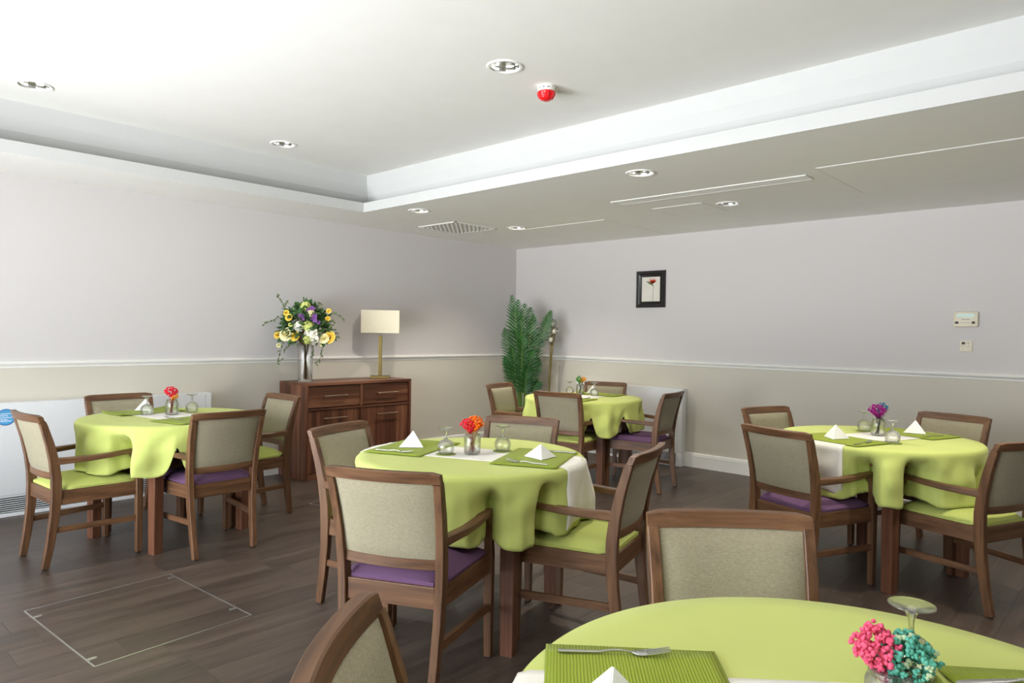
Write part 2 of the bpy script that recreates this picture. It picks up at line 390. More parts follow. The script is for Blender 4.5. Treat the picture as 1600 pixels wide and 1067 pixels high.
if rest.v:
    o = obj('far_planks', rest, 'vinyl_plank', fl); o['kind'] = 'stuff'

# ------------------------------------------------------------------ ceiling fittings
mesh_ring = MB().lathe([(.082, .012), (RI, .0), (RI + .004, -.006), (RO - .004, -.006), (RO, -.001), (RO, .0), (.086, .002)], 32, loop=True).mesh('trim_ring', 'ceiling_paint', True)
prof = []
for k in range(11):
    t = k / 10; prof.append((RI + .002 - .036 * t ** 1.5 - (.0018 if k % 2 else 0), .002 + .105 * t))
mesh_ref = MB().lathe(prof, 32, cap=False).mesh('reflector', 'reflector', 20)
mesh_bulb = MB().lathe([(.002, .066), (.02, .067), (.026, .074), (.026, .09), (.040, .107)], 20).mesh('lamp_bulb', 'bulb_white', True)
dl = None
mesh_lit = mesh_bulb.copy(); mesh_lit.materials.clear(); mesh_lit.materials.append(MT['bulb_lit'])
LAB = ['recessed downlight in the raised ceiling just before the red alarm', 'recessed downlight in the raised ceiling at the far left of the picture',
       'recessed downlight in the raised ceiling between alarm and left wall', 'recessed downlight in the raised ceiling right above the nearest table',
       'recessed downlight in the raised ceiling behind the one over the nearest table', 'recessed downlight in the lower ceiling beside the long slot vent',
       'recessed downlight in the lower ceiling between raised corner and square grille', 'recessed downlight in the lower ceiling nearest the room corner, right of square grille',
       'recessed downlight in the lower ceiling between slot vent and back wall', 'recessed downlight in the lower ceiling off to the right, near the raised part',
       'recessed downlight in the lower ceiling off to the right, near the back wall']
LIT = {3: 15, 5: 52, 6: 34, 7: 40, 9: 40, 10: 34}      # lamps that are switched on (watts of light)
def lamp(parent, watts):
    l = bpy.data.lights.new('downlight_lamp', 'SPOT'); l.energy = watts; l.color = (1.0, .92, .80); l.spot_size = math.radians(125); l.spot_blend = .9; l.shadow_soft_size = .05
    o = bpy.data.objects.new('downlight_lamp', l); COL.objects.link(o); o.parent = parent; o.location = (0, 0, .004)
for i, (c, z) in enumerate([(c, ZC) for c in UP_L] + [(c, ZS) for c in SO_L]):
    t = thing('ceiling_downlight', LAB[i], 'downlight', (c[0], c[1], z), i * .7, 'recessed ceiling downlights')
    link('trim_ring', mesh_ring, t); link('reflector', mesh_ref, t); link('lamp_bulb', mesh_lit if i in LIT else mesh_bulb, t)
    if i in LIT: lamp(t, LIT[i])
# red fire alarm beacon
t = thing('fire_alarm_beacon', 'red domed fire alarm beacon on white base under the raised ceiling', 'alarm', (-2.630, 3.089, ZC)); t.scale = (.92, .92, .76)
obj('base', MB().lathe([(.002, 0), (.056, 0), (.056, -.012), (.054, -.042), (.048, -.046), (.002, -.046)], 32), 'white_plastic', t, 35)
pr = MB()
for a in (-1.9, -1.35, -.8, 2.6):
    R = []
    for k in range(7):
        th = a + k * .05; R.append([(.0555 * math.cos(th), .0555 * math.sin(th), -.018), (.0555 * math.cos(th), .0555 * math.sin(th), -.027)])
    pr.rings(R, closed=False, cap=False)
obj('print_marks', pr, 'grey_print', t)
ln = MB().lathe([(.002, -.046), (.057, -.046), (.057, -.056), (.053, -.066), (.040, -.096), (.026, -.108), (.002, -.110)], 20)
lo_ = obj('red_lens', ln, 'red_plastic', t, 25)
rb = MB()
for k in range(10):
    th = 2 * PI * k / 10; rb.sweep([(.056 * math.cos(th), .056 * math.sin(th), -.05), (.0545 * math.cos(th), .0545 * math.sin(th), -.068), (.042 * math.cos(th), .042 * math.sin(th), -.097)], (.006, .005), up=(math.cos(th), math.sin(th), .01))
obj('lens_rib', rb, 'red_plastic', lo_)
# square grille with slanting blades
vx0, vx1, vy0, vy1 = -5.585, -4.998, 4.54, 5.118
t = thing('ceiling_vent', 'square slatted air grille in the lower ceiling near the left wall', 'vent', ((vx0 + vx1) / 2, (vy0 + vy1) / 2, ZS))
hw, hd = (vx1 - vx0) / 2, (vy1 - vy0) / 2; f = MB()
for a in ((-hw, hw, -hd, -hd + .022), (-hw, hw, hd - .022, hd), (-hw, -hw + .022, -hd, hd), (hw - .022, hw, -hd, hd)): f.box(*a, -.010, -.0005, .002)
obj('frame', f, 'trim_paint', t); obj('backing', MB().box(-hw + .01, hw - .01, -hd + .01, hd - .01, -.0014, -.0008), 'ceiling_paint', t)
NS = 17; ih = hw - .020
for k in range(NS):
    off = -1.25 * ih + 2.5 * ih * k / (NS - 1); half = ih * math.sqrt(2) - abs(off) * 1.0
    if half < .02: continue
    sl = MB().rings([[(-.011, y, -.0026), (.011, y, -.0105), (.012, y, -.0090), (-.010, y, -.0016)] for y in (-half, half)])
    o = obj('slat', sl, 'heater_white', t, loc=(off / math.sqrt(2), off / math.sqrt(2), 0), rotz=PI / 4)
# linear slot diffuser
t = thing('slot_vent', 'long narrow white slot vent in the lower ceiling', 'vent', (-2.49, 4.745, ZS), math.radians(.6))
hl = .775; f = MB()
f.box(-hl, hl, -.078, -.062, -.008, -.0005, .002).box(-hl, hl, .062, .078, -.008, -.0005, .002).box(-hl, -hl + .014, -.078, .078, -.008, -.0005).box(hl - .014, hl, -.078, .078, -.008, -.0005)
obj('frame', f, 'trim_paint', t)
obj('dark_slot', MB().box(-hl + .01, hl - .01, -.064, .064, -.0025, -.0008), 'grey_print', t)
for y0, y1 in ((-.059, -.024), (-.021, .021), (.024, .059)):
    for x0_, x1_ in ((-hl + .015, -.006), (-.003, hl - .015)): obj('blade', MB().box(x0_, x1_, y0, y1, -.0065, -.0028, .001), 'trim_paint', t)
# flush access panels in the ceiling: thin leaf with an open joint and fine bead
def access(label, x0, x1, y0, y1):
    t = thing('access_panel', label, 'ceiling panel', ((x0 + x1) / 2, (y0 + y1) / 2, ZS), 0, 'flush access panels in the lower ceiling')
    w, d = (x1 - x0) / 2, (y1 - y0) / 2
    obj('panel_leaf', MB().box(-w, w, -d, d, -.0035, -.0006), 'ceiling_paint', t)
    b = MB(); e = .012
    for a in ((-w - e, w + e, -d - e, -d - e + .006), (-w - e, w + e, d + e - .006, d + e), (-w - e, -w - e + .006, -d - e, d + e), (w + e - .006, w + e, -d - e, d + e)): b.box(*a, -.003, -.0005)
    obj('edge_bead', b, 'trim_paint', t)
access('flush access panel in the lower ceiling next to the room corner', -4.87, -3.81, 5.34, 6.40)
access('small flush access panel just behind the slot vent', -3.16, -2.71, 5.14, 5.62)
access('large flush access panel at the right end of the lower ceiling', -1.60, -.02, 4.545, 5.50)

# ------------------------------------------------------------------ heaters
def heater(label, L, Hh, D, loc, rotz, sticker=False):
    """front face towards -Y in local space, length along X, back on y=0"""
    t = thing('radiator_cover', label, 'heater', loc, rotz)
    obj('casing', MB().box(0, L, -D, 0, .135, Hh, .008), 'heater_white', t, 30)
    b = MB().box(0, L, -D, 0, .0, .026, .003).box(0, .06, -D, 0, .024, .137).box(L - .06, L, -D, 0, .024, .137); obj('plinth', b, 'heater_white', t)
    obj('grille_back', MB().box(.05, L - .05, -D + .03, -D + .034, .02, .14), 'slot_dark', t)
    k = 0
    sm = MB().sweep([(.058, -D + .008, 0), (L - .058, -D + .008, 0)], (.016, .0045), b=.2).mesh('louvre', 'heater_white')
    for k in range(7): link('louvre', sm, t, (0, 0, .036 + k * .0148))
    sn = MB().box(.002, L - .002, -D - .0006, -D + .002, .152, .1535); obj('panel_seam', sn, 'grey_print', t)
    s2 = MB().box(L - .052, L - .0505, -D - .0006, -D + .002, .16, Hh - .012); obj('end_seam', s2, 'grey_print', t)
    return t
# left wall: local +X must run along world +Y... front faces +X -> rotate by +90 deg puts local -Y on world +X
hL = heater('long white radiator cover with a blue sticker along the left wall', 3.15, .807, .118, (XL + .001, -.56, 0), PI / 2)
st = MB().lathe([(.001, 0), (.047, 0), (.050, .001), (.047, .002), (.001, .002)], 32)
def sticker(parent):
    e = bpy.data.objects.new('sticker', None); COL.objects.link(e); e.parent = parent
    e.location = (1.700, -.119, .708); e.rotation_euler = (PI / 2, 0, 0)
    obj('disc', MB().lathe([(.001, 0), (.058, 0), (.058, .0008), (.001, .0008)], 36), 'sticker_blue', e)
    obj('rim', MB().lathe([(.052, .0008), (.058, .0008), (.058, .0014), (.052, .0014)], 36, loop=True), 'sticker_navy', e)
    w = MB()
    for y, x0, x1 in ((.024, -.03, .032), (.011, -.042, .014), (-.003, -.046, .046), (-.017, -.03, .012), (-.028, -.036, .034)):
        R = []
        for k in range(15):
            x = x0 + (x1 - x0) * k / 14; q = y + .003 * math.sin(k * 1.7 + y * 90); R.append([(x, q - .0025, .0012), (x, q + .0025, .0012)])
        w.rings(R, closed=False, cap=False)
    obj('white_marks', w, 'sticker_white', e)
sticker(hL)
heater('white radiator cover behind the far table on the back wall', 1.38, .806, .10, (-4.955, YB - .001, 0), 0)

# ------------------------------------------------------------------ access hatch lines in the floor
def hatch(label, corners, clips, only=None):
    c = [Vector((x, y, 0)) for x, y in corners]; t = thing('floor_hatch', label, 'floor hatch', c[0], 0)
    for i in (only or range(4)):
        a, b = c[i] - c[0], c[(i + 1) % 4] - c[0]; a.z = b.z = .0009
        obj('edge_strip', MB().sweep([a, b], (.007, .0016), b=.1), 'pale_steel', t)
    for e, s in clips:
        a, b = c[e], c[(e + 1) % 4]; p = a.lerp(b, s) - c[0]; d = (b - a).normalized(); n = Vector((-d.y, d.x, 0))
        cen = sum(c, Vector()) / 4 - c[0]
        if (cen - p).dot(n) < 0: n = -n
        q = MB()
        R = []
        for k in range(13):
            th = -PI / 2 + PI * k / 12; R.append(p + n * (.028 + .011 * math.cos(th)) + d * .011 * math.sin(th))
        pts = [p - d * .011, p - d * .011 + n * .028] + R[1:-1] + [p + d * .011 + n * .028, p + d * .011]
        q.rings([[(v.x, v.y, .0004) for v in pts], [(v.x, v.y, .0018) for v in pts]]); obj('lifting_clip', q, 'pale_steel', t)
hatch('square floor access hatch outlined in steel with four lifting clips', [(-3.898, .83), (-3.941, 1.509), (-3.108, 1.562), (-3.063, .888)], [(1, .07), (1, .84), (3, .10), (3, .86)])
hatch('corner of a second floor hatch beside the walnut sideboard', [(-4.813, 2.88), (-4.95, 3.40), (-4.42, 3.52), (-4.29, 3.02)], [(0, .3)])

# ------------------------------------------------------------------ sideboard
SX0, SX1, SY0, SY1, SZ = XL + .022, -5.54, 3.27, 4.462, .878
t = thing('sideboard', 'dark walnut sideboard with two drawers and two doors against the left wall', 'sideboard', (SX1, SY0, 0))
L_ = SY1 - SY0; D_ = SX1 - SX0
obj('top_board', MB().box(-D_, 0, 0, L_, SZ - .026, SZ, .002), 'walnut_y', t)
obj('side_panel', MB().box(-D_, 0, 0, .024, .0, SZ - .0262, .0015), 'walnut_z', t); obj('side_panel', MB().box(-D_, 0, L_ - .024, L_, 0, SZ - .0262, .0015), 'walnut_z', t)
obj('back_panel', MB().box(-D_, -D_ + .012, .0245, L_ - .0245, .01, SZ - .027), 'walnut_y', t)
obj('plinth', MB().box(-D_ + .02, -.012, .0245, L_ - .0245, 0, .055), 'walnut_y', t)
obj('shelf', MB().box(-D_ + .02, -.006, .0245, L_ - .0245, .628, .646), 'walnut_y', t)
obj('divider', MB().box(-D_ + .02, -.006, L_ / 2 - .011, L_ / 2 + .011, .057, .627), 'walnut_z', t); obj('divider', MB().box(-D_ + .02, -.006, L_ / 2 - .011, L_ / 2 + .011, .647, SZ - .0265), 'walnut_z', t)
def pull(parent, xf, yc, z, w=.25):
    h = MB().sweep([(xf + .030, yc - w / 2, z), (xf + .030, yc + w / 2, z)], (.009, .010), b=.3)
    for s in (-1, 1): h.sweep([(xf, yc + s * (w / 2 - .018), z), (xf + .028, yc + s * (w / 2 - .018), z)], (.009, .009), b=.3)
    return obj('handle', h, 'bronze_pull', parent)
for k in range(2):
    y0, y1 = (.030, L_ / 2 - .014) if k == 0 else (L_ / 2 + .014, L_ - .030)
    d = obj('drawer', MB().box(-.36, -.014, y0, y1, .654, SZ - .034, .0015), 'walnut_y', t); pull(d, -.014, (y0 + y1) / 2 + (0.0 if k == 0 else .01), .757)
    d = obj('door', MB().box(-.032, -.014, y0, y1, .06, .622, .0015), 'walnut_z', t); pull(d, -.014, (y0 + y1) / 2 + (0.0 if k == 0 else .01), .552)

# table lamp
t = thing('table_lamp', 'brass table lamp with cream rectangular shade on the sideboard', 'lamp', (-5.80, 4.262, SZ), math.radians(50))
obj('base', MB().box(-.098, .098, -.055, .055, 0, .026, .003), 'brass', t)
obj('pole', MB().box(-.019, .019, -.012, .012, .026, .432, .003), 'brass', t); obj('stem', MB().tube([(0, 0, .43), (0, 0, .50)], .006, 10), 'steel', t)
sh = MB(); w, d, z0, z1, q = .190, .085, .462, .692, .003
o_ = [(-w, -d), (w, -d), (w, d), (-w, d)]; i_ = [(-w + q, -d + q), (w - q, -d + q), (w - q, d - q), (-w + q, d - q)]
sh.rings([[(x, y, z0) for x, y in o_], [(x, y, z1) for x, y in o_], [(x, y, z1) for x, y in i_], [(x, y, z0) for x, y in i_]], loop=True)
so = obj('lamp_shade', sh, 'lamp_shade', t)
obj('shade_spider', MB().sweep([(-w + .004, 0, .672), (w - .004, 0, .672)], (.005, .004)).sweep([(0, -d + .004, .672), (0, d - .004, .672)], (.005, .004), up=(0, 0, 1)).tube([(0, 0, .5), (0, 0, .672)], .004, 8), 'steel', t)

# ------------------------------------------------------------------ bouquet in a tall vase on the sideboard
RV, UVv = Vector((math.cos(yaw), math.sin(yaw), 0)), Vector((0, 0, 1)); CV = Vector((math.sin(yaw), -math.cos(yaw), 0))
VX, VY = -5.755, 3.385
t = thing('vase_of_flowers', 'tall clear glass vase of yellow, white and purple flowers on the sideboard', 'flower vase', (VX, VY, SZ))
obj('vase', MB().lathe([(.002, .0), (.062, 0), (.065, .006), (.066, .1), (.069, .25), (.074, .352), (.072, .354), (.069, .352), (.064, .25), (.061, .1), (.060, .022), (.002, .018)], 32), 'clear_glass', t, 50)
KV = 6.45 / FPX
rnd = random.Random(11)
def vp(px, py, off=0): return RV * ((px - 478) * KV) + UVv * (.354 - (py - 533) * KV) + CV * off
def leaf(mb, p, d, up, L, Wd, bend=.2):
    d = d.normalized(); s = d.cross(up).normalized(); n = s.cross(d)
    R = []
    for tt, ww in ((0, .08), (.3, .9), (.65, .85), (1, .04)):
        c = p + d * L * tt + n * (-bend * L * tt * tt); R.append([c - s * Wd * ww / 2 + n * .15 * Wd * ww, c, c + s * Wd * ww / 2 + n * .15 * Wd * ww])
    mb.rings(R, closed=False, cap=False)
st_ = MB()
for k in range(15):
    a = rnd.uniform(0, 6.28); r = rnd.uniform(.005, .045); a2 = a + PI + rnd.uniform(-.6, .6); r2 = rnd.uniform(.01, .055)
    st_.tube([(r * math.cos(a), r * math.sin(a), .025), (.2 * r * math.cos(a), .2 * r * math.sin(a), .19), (r2 * math.cos(a2), r2 * math.sin(a2), .36), (2.2 * r2 * math.cos(a2), 2.2 * r2 * math.sin(a2), .48)], rnd.uniform(.003, .006), 6)
obj('stem', st_, 'stem_brown', t, 60)
fo = MB()
for k in range(560):
    a = rnd.uniform(0, 6.28); ph = rnd.uniform(-.35, 1.35); r = rnd.uniform(.5, 1) ** .6
    e = Vector((math.cos(a) * math.cos(ph), math.sin(a) * math.cos(ph), math.sin(ph))); p = Vector((0, 0, .46)) + Vector((e.x * .25, e.y * .20, e.z * .25)) * r
    dd = (e + Vector((rnd.gauss(0, .6), rnd.gauss(0, .6), rnd.gauss(0, .5)))); leaf(fo, p, dd, Vector((rnd.gauss(0, .5), rnd.gauss(0, .5), 1)), rnd.uniform(.05, .09), rnd.uniform(.028, .05), rnd.uniform(-.1, .5))
o = obj('foliage', fo, 'leaf_green', t, 60); o['kind'] = 'stuff'
def rose(mb, c, R, axis):
    axis = axis.normalized(); a0 = axis.orthogonal().normalized(); b0 = axis.cross(a0)
    for ringi, (rr, n, open_) in enumerate(((.25, 3, .1), (.5, 5, .25), (.78, 6, .5), (1.0, 7, .85))):
        for k in range(n):
            th = 2 * PI * (k + .37 * ringi) / n; wd = 1.25 * PI / n; G = []
            for v in range(4):
                tt = v / 3; row = []
                for u in range(5):
                    q = th + wd * (u / 4 - .5) * 2 * (.6 + .4 * math.sin(PI * min(1, tt * .8 + .1))); rad = R * rr * (.35 + .65 * tt ** (.8)) * (1 + .25 * open_ * tt * tt)
                    hgt = R * (1.0 - .25 * ringi) * (tt - .15 * open_ * tt ** 3 * 2) - R * .45 - (.08 * R * abs(u / 2 - 1) ** 2 * tt)
                    row.append(c + (a0 * math.cos(q) + b0 * math.sin(q)) * rad + axis * hgt)
                G.append(row)
            mb.rings(G, closed=False, cap=False)
def hydrangea(mb, c, R, n, s):
    for k in range(n):
        z = 1 - 2 * (k + .5) / n; a = k * 2.39996; q = math.sqrt(1 - z * z); e = Vector((q * math.cos(a), q * math.sin(a), z)); p = c + e * R * rnd.uniform(.78, 1.12); e = (e + Vector((rnd.gauss(0, .25), rnd.gauss(0, .25), rnd.gauss(0, .25)))).normalized(); a0 = e.orthogonal().normalized(); b0 = e.cross(a0)
        ro = rnd.uniform(0, 1.5)
        for j in range(4):
            th = ro + j * PI / 2; d = a0 * math.cos(th) + b0 * math.sin(th); sd = e.cross(d)
            mb.rings([[p - sd * .05 * s, p + sd * .05 * s], [p + d * s * .6 - sd * .42 * s + e * .18 * s, p + d * s * .6 + sd * .42 * s + e * .18 * s], [p + d * s - sd * .15 * s + e * .05 * s, p + d * s + sd * .15 * s + e * .05 * s]], closed=False, cap=False)
for px, py, R, col, off in ((440, 520, .034, 'petal_yellow', .10), (456, 518, .062, 'petal_cream', .17), (470, 521, .045, 'petal_yellow', .19), (519, 522, .056, 'petal_yellow', .13), (513, 524, .045, 'petal_cream', .16),
                            (454, 486, .026, 'petal_yellow', .13), (459, 493, .032, 'petal_yellow', .15), (516, 482, .022, 'petal_yellow', .06), (441, 536, .02, 'petal_cream', .08), (509, 533, .022, 'petal_cream', .12), (515, 494, .024, 'petal_yellow', .08), (463, 504, .02, 'petal_lime', .16)):
    mb = MB(); rose(mb, vp(px, py, off), R * .9, CV + UVv * .35 + RV * rnd.uniform(-.3, .3)); obj('rose', mb, col, t, 60)
for px, py, R, n, s, col, off in ((478, 507, .038, 40, .022, 'petal_white', .19), (490, 506, .045, 60, .02, 'petal_lime', .18), (496, 521, .062, 46, .036, 'petal_white', .17), (492, 527, .03, 26, .018, 'petal_lime', .22), (482, 477, .042, 40, .022, 'petal_lime', .10), (492, 487, .03, 30, .018, 'petal_cream', .13)):
    mb = MB(); hydrangea(mb, vp(px, py, off), R * .9, int(n * .55), s * 1.35); obj('hydrangea', mb, col, t)
for px, py, R, off in ((482, 493, .035, .16), (500, 494, .04, .17), (493, 479, .03, .11), (476, 487, .025, .12), (505, 500, .022, .15), (488, 483, .02, .13)):
    mb = MB()
    for k in range(9):
        a = rnd.uniform(0, 6.28); d = (CV * rnd.uniform(.2, 1) + RV * math.cos(a) + UVv * math.sin(a)); leaf(mb, vp(px, py, off), d, CV, R * 1.2, R * .8, rnd.uniform(-.3, .4))
    obj('purple_bloom', mb, 'petal_purple', t, 60)
for path, nl in (([(462, 500), (450, 478), (443, 466), (441, 459)], 9), ([(455, 495), (449, 480), (453, 470), (459, 472)], 7), ([(455, 503), (440, 493), (428, 499), (416, 506)], 9), ([(450, 515), (446, 535), (443, 552), (441, 562), (448, 558)], 10), ([(505, 500), (522, 486), (532, 489), (541, 495)], 8), ([(508, 505), (525, 495), (527, 503), (521, 508)], 7),
                 ([(515, 510), (527, 512), (532, 520), (528, 526)], 7), ([(498, 525), (507, 540), (505, 553), (497, 566)], 9), ([(470, 525), (458, 536), (452, 541), (450, 545)], 5), ([(492, 490), (500, 475), (503, 470), (508, 478)], 7), ([(478, 480), (480, 470), (479, 466), (480, 463)], 4), ([(488, 530), (495, 541), (495, 548), (496, 552)], 5)):
    off = rnd.uniform(.06, .14); pts = [vp(x, y, off * (.6 + .4 * i / 3)) for i, (x, y) in enumerate(path)]; mb = MB(); fine = []
    for i in range(len(pts) - 1):
        for k in range(4): fine.append(pts[i].lerp(pts[i + 1], k / 4))
    fine.append(pts[-1]); mb.tube(fine, .0022, 5)
    for k in range(nl):
        q = 1 + int((len(fine) - 2) * (k + .6) / nl); d = fine[min(q + 1, len(fine) - 1)] - fine[q - 1]; leaf(mb, fine[q], d.normalized() + RV * rnd.uniform(-.9, .9) + UVv * rnd.uniform(-.6, .8), CV, rnd.uniform(.022, .042), rnd.uniform(.010, .02), .1)
    obj('sprig', mb, 'sprig_green', t, 60)

# ------------------------------------------------------------------ picture, thermostat, switch
t = thing('framed_picture', 'black framed botanical print of a bird of paradise flower on the back wall', 'picture', (-4.03, YB, 1.861))
w, h, fw = .181, .197, .066
w = .180; h = .199
f = MB()
def fr_prof(d): return [(-w + d, -h + d), (w - d, -h + d), (w - d, h - d), (-w + d, h - d)]
f.rings([[(x, y, z) for x, z in fr_prof(d)] for d, y in ((0, -.001), (0, -.020), (.008, -.026), (.020, -.022), (.030, -.024), (fw - .012, -.014), (fw, -.012), (fw, -.001))], cap=False)
obj('frame', f, 'black_frame', t, 30)
plain('print_paper', (222, 217, 206), .7)
obj('print', MB().box(-w + fw - .004, w - fw + .004, -.009, -.006, -h + fw - .004, h - fw + .004), 'print_paper', t)
def flat(parent, name, mat, polys, y=-.0094):
    mb = MB()
    for p in polys: mb.add([(x, y, z) for x, z in p], [tuple(range(len(p)))])
    return obj(name, mb, mat, parent)
flat(t, 'printed_stem', 'sprig_green', [[(.024, -.13), (.0275, -.13), (.033, .02), (.029, .02)], [(.029, .02), (.034, .02), (.030, .044), (.022, .046)]])
flat(t, 'printed_bract', 'leaf_green', [[(.030, .046), (.022, .038), (-.03, .063), (-.066, .092), (-.03, .082), (.02, .058)]])
pets = []
for a, L in ((150, .065), (128, .07), (108, .062), (82, .06), (62, .066), (44, .07), (30, .062)):
    a = math.radians(a); c, s = math.cos(a), math.sin(a); bx, bz = .020, .062
    pets.append([(bx - s * .004, bz + c * .004), (bx + c * L * .5 - s * .007, bz + s * L * .5 + c * .007), (bx + c * L, bz + s * L), (bx + c * L * .5 + s * .007, bz + s * L * .5 - c * .007), (bx + s * .004, bz - c * .004)])
flat(t, 'printed_petals', 'petal_red' if False else 'stem_red', pets, -.0096)
t = thing('thermostat', 'cream wall thermostat with small display on the back wall', 'thermostat', (-1.115, YB, 1.525))
obj('body', MB().box(-.084, .084, -.028, -.0005, -.062, .062, .0125), 'ivory_plastic', t, 40); obj('display', MB().box(-.06, .058, -.0292, -.027, .018, .044), 'lcd', t)
obj('button', MB().box(-.072, -.048, -.0305, -.027, -.036, -.018), 'dark_print', t); obj('button', MB().box(.042, .063, -.0305, -.027, -.036, -.018), 'dark_print', t)
obj('print_marks', MB().box(-.03, .03, -.0287, -.027, -.004, .001).box(-.035, .03, -.0283, -.027, -.028, -.025), 'grey_print', t)
t = thing('wall_switch', 'small cream control plate on the back wall under the thermostat', 'switch', (-1.111, YB, 1.309))
obj('plate', MB().box(-.043, .043, -.010, -.0005, -.043, .043, .003), 'ivory_plastic', t, 40); obj('lens', MB().box(-.03, -.008, -.0115, -.009, .014, .034), 'dark_print', t)
obj('print_marks', MB().box(-.003, .004, -.0107, -.009, .02, .026).box(.014, .018, -.0107, -.009, .016, .03).box(-.038, .01, -.0105, -.009, -.001, .001).box(.012, .022, -.0107, -.009, -.002, .002).box(-.024, -.018, -.0107, -.009, -.022, -.017).box(.01, .015, -.0107, -.009, -.022, -.017), 'grey_print', t)

# ------------------------------------------------------------------ palm in the corner
t = thing('potted_palm', 'tall dark green potted palm standing in the room corner', 'plant', (-5.46, 6.05, 0))
obj('pot', MB().lathe([(.002, 0), (.11, 0), (.14, .27), (.148, .28), (.148, .30), (.134, .30), (.13, .27), (.002, .262)], 28), 'pot_grey', t, 40)
obj('soil', MB().lathe([(.002, .266), (.129, .268), (.126, .275), (.002, .279)], 24), 'soil', t)
rnd = random.Random(7)
def frond(px, top, lean_c, base_off, L0, lw, droop):
    """rachis from the pot to (px offset right, height top), leaflets in pairs"""
    b = RV * base_off[0] + CV * base_off[1] + Vector((0, 0, .26)); e = RV * px + CV * lean_c + Vector((0, 0, top)); mid = b.lerp(e, .55) + Vector((0, 0, .10)) - RV * px * .18 - CV * lean_c * .2
    pts = []
    for k in range(25):
        q = k / 24; pts.append(b * (1 - q) ** 2 + mid * 2 * q * (1 - q) + e * q * q)
    r = MB().tube(pts, [.009 * (1 - .85 * k / 24) + .001 for k in range(25)], 5); lf = MB()
    N = 21
    for k in range(N):
        q = L0 + (1 - L0) * (k + .5) / N; i = min(23, int(q * 24)); p = pts[i].lerp(pts[i + 1], q * 24 - i); d = (pts[i + 1] - pts[i]).normalized()
        face = CV + Vector((0, 0, .15)); s = d.cross(face).normalized(); qq = (q - L0) / (1 - L0); Ln = lw * (math.sin(PI * (.18 + .80 * qq)) ** .8) * rnd.uniform(.85, 1.1)
        for sg in (-1, 1):
            dd = (d * (.62 + .55 * qq) + s * sg * (1.0 - .40 * qq) + CV * rnd.uniform(-.05, .35)).normalized(); nrm = dd.cross(d * 1.0).normalized(); w = .0078
            sd = dd.cross(CV).normalized(); R = []
            for tt, ww in ((0, .5), (.35, 1), (.7, .8), (1, .08)):
                c = p + dd * Ln * tt + Vector((0, 0, -droop * .5 * Ln * tt * tt)); R.append([c - sd * w * ww, c + sd * w * ww + CV * .003 * ww])
            lf.rings(R, closed=False, cap=False)
    f = obj('frond', lf, 'palm_green', t); obj('frond_stem', r, 'palm_stem', f, 60)
for spec in ((-.13, 1.80, .02, (-.02, 0), .40, .17, .25), (-.10, 1.68, .14, (-.01, .02), .34, .19, .3), (.02, 1.70, .08, (.0, .03), .36, .2, .3), (.09, 1.66, -.02, (.02, 0), .36, .19, .3), (.13, 1.58, .10, (.02, .02), .34, .18, .3), (.33, 1.63, .06, (.03, .0), .62, .13, .35),
             (-.02, 1.55, .20, (.0, .03), .28, .19, .35), (-.21, 1.42, .05, (-.03, .01), .40, .15, .35), (.20, 1.36, .05, (.03, .01), .34, .16, .35), (-.13, 1.22, .16, (-.02, .02), .34, .15, .4), (.12, 1.18, .18, (.02, .02), .34, .15, .4), (-.20, 1.08, .03, (-.03, .0), .42, .13, .4),
             (.20, 1.06, .06, (.03, .0), .42, .13, .4), (.0, 1.35, .22, (.0, .03), .3, .17, .4), (.06, .98, .16, (.02, .03), .45, .12, .45), (-.06, 1.75, .05, (-.01, -.01), .4, .17, .3), (.19, .80, .08, (.03, .01), .66, .11, .2)):
    frond(*spec)

# ------------------------------------------------------------------ floor lamp with three glass globes
t = thing('floor_lamp', 'slim brass floor lamp with three glass globes beside the palm', 'lamp', (-5.19, 6.22, 0))
obj('base', MB().lathe([(.002, 0), (.13, 0), (.13, .012), (.12, .02), (.012, .026), (.002, .026)], 32), 'brass', t, 40)
for (dx, dz, z1) in ((.012, .0, 1.235), (.045, .01, 1.335), (.025, -.02, 1.425)):
    bx = RV * (dx * .18); tx = RV * (dx + .01) + CV * dz * 2
    ps = [bx + Vector((0, 0, .024)), bx + Vector((0, 0, .65)), bx.lerp(tx, .45) + Vector((0, 0, z1 - .25)), tx + Vector((0, 0, z1))]
    pole = obj('pole', MB().tube(ps, .008, 10), 'brass', t, 60)
    cp = MB().lathe([(.004, -.014), (.016, -.010), (.018, .012), (.012, .018), (.002, .018)], 16, c=tx + Vector((0, 0, z1))); obj('socket', cp, 'brass', pole, 40)
    gl = obj('globe', MB().ball(tx + Vector((0, 0, z1 + .060)), .050, 3), 'globe_glass', t, True)
    obj('bulb', MB().ball(tx + Vector((0, 0, z1 + .048)), .026, 2, (1, 1, 1.25)), 'frosted_bulb', gl, True)

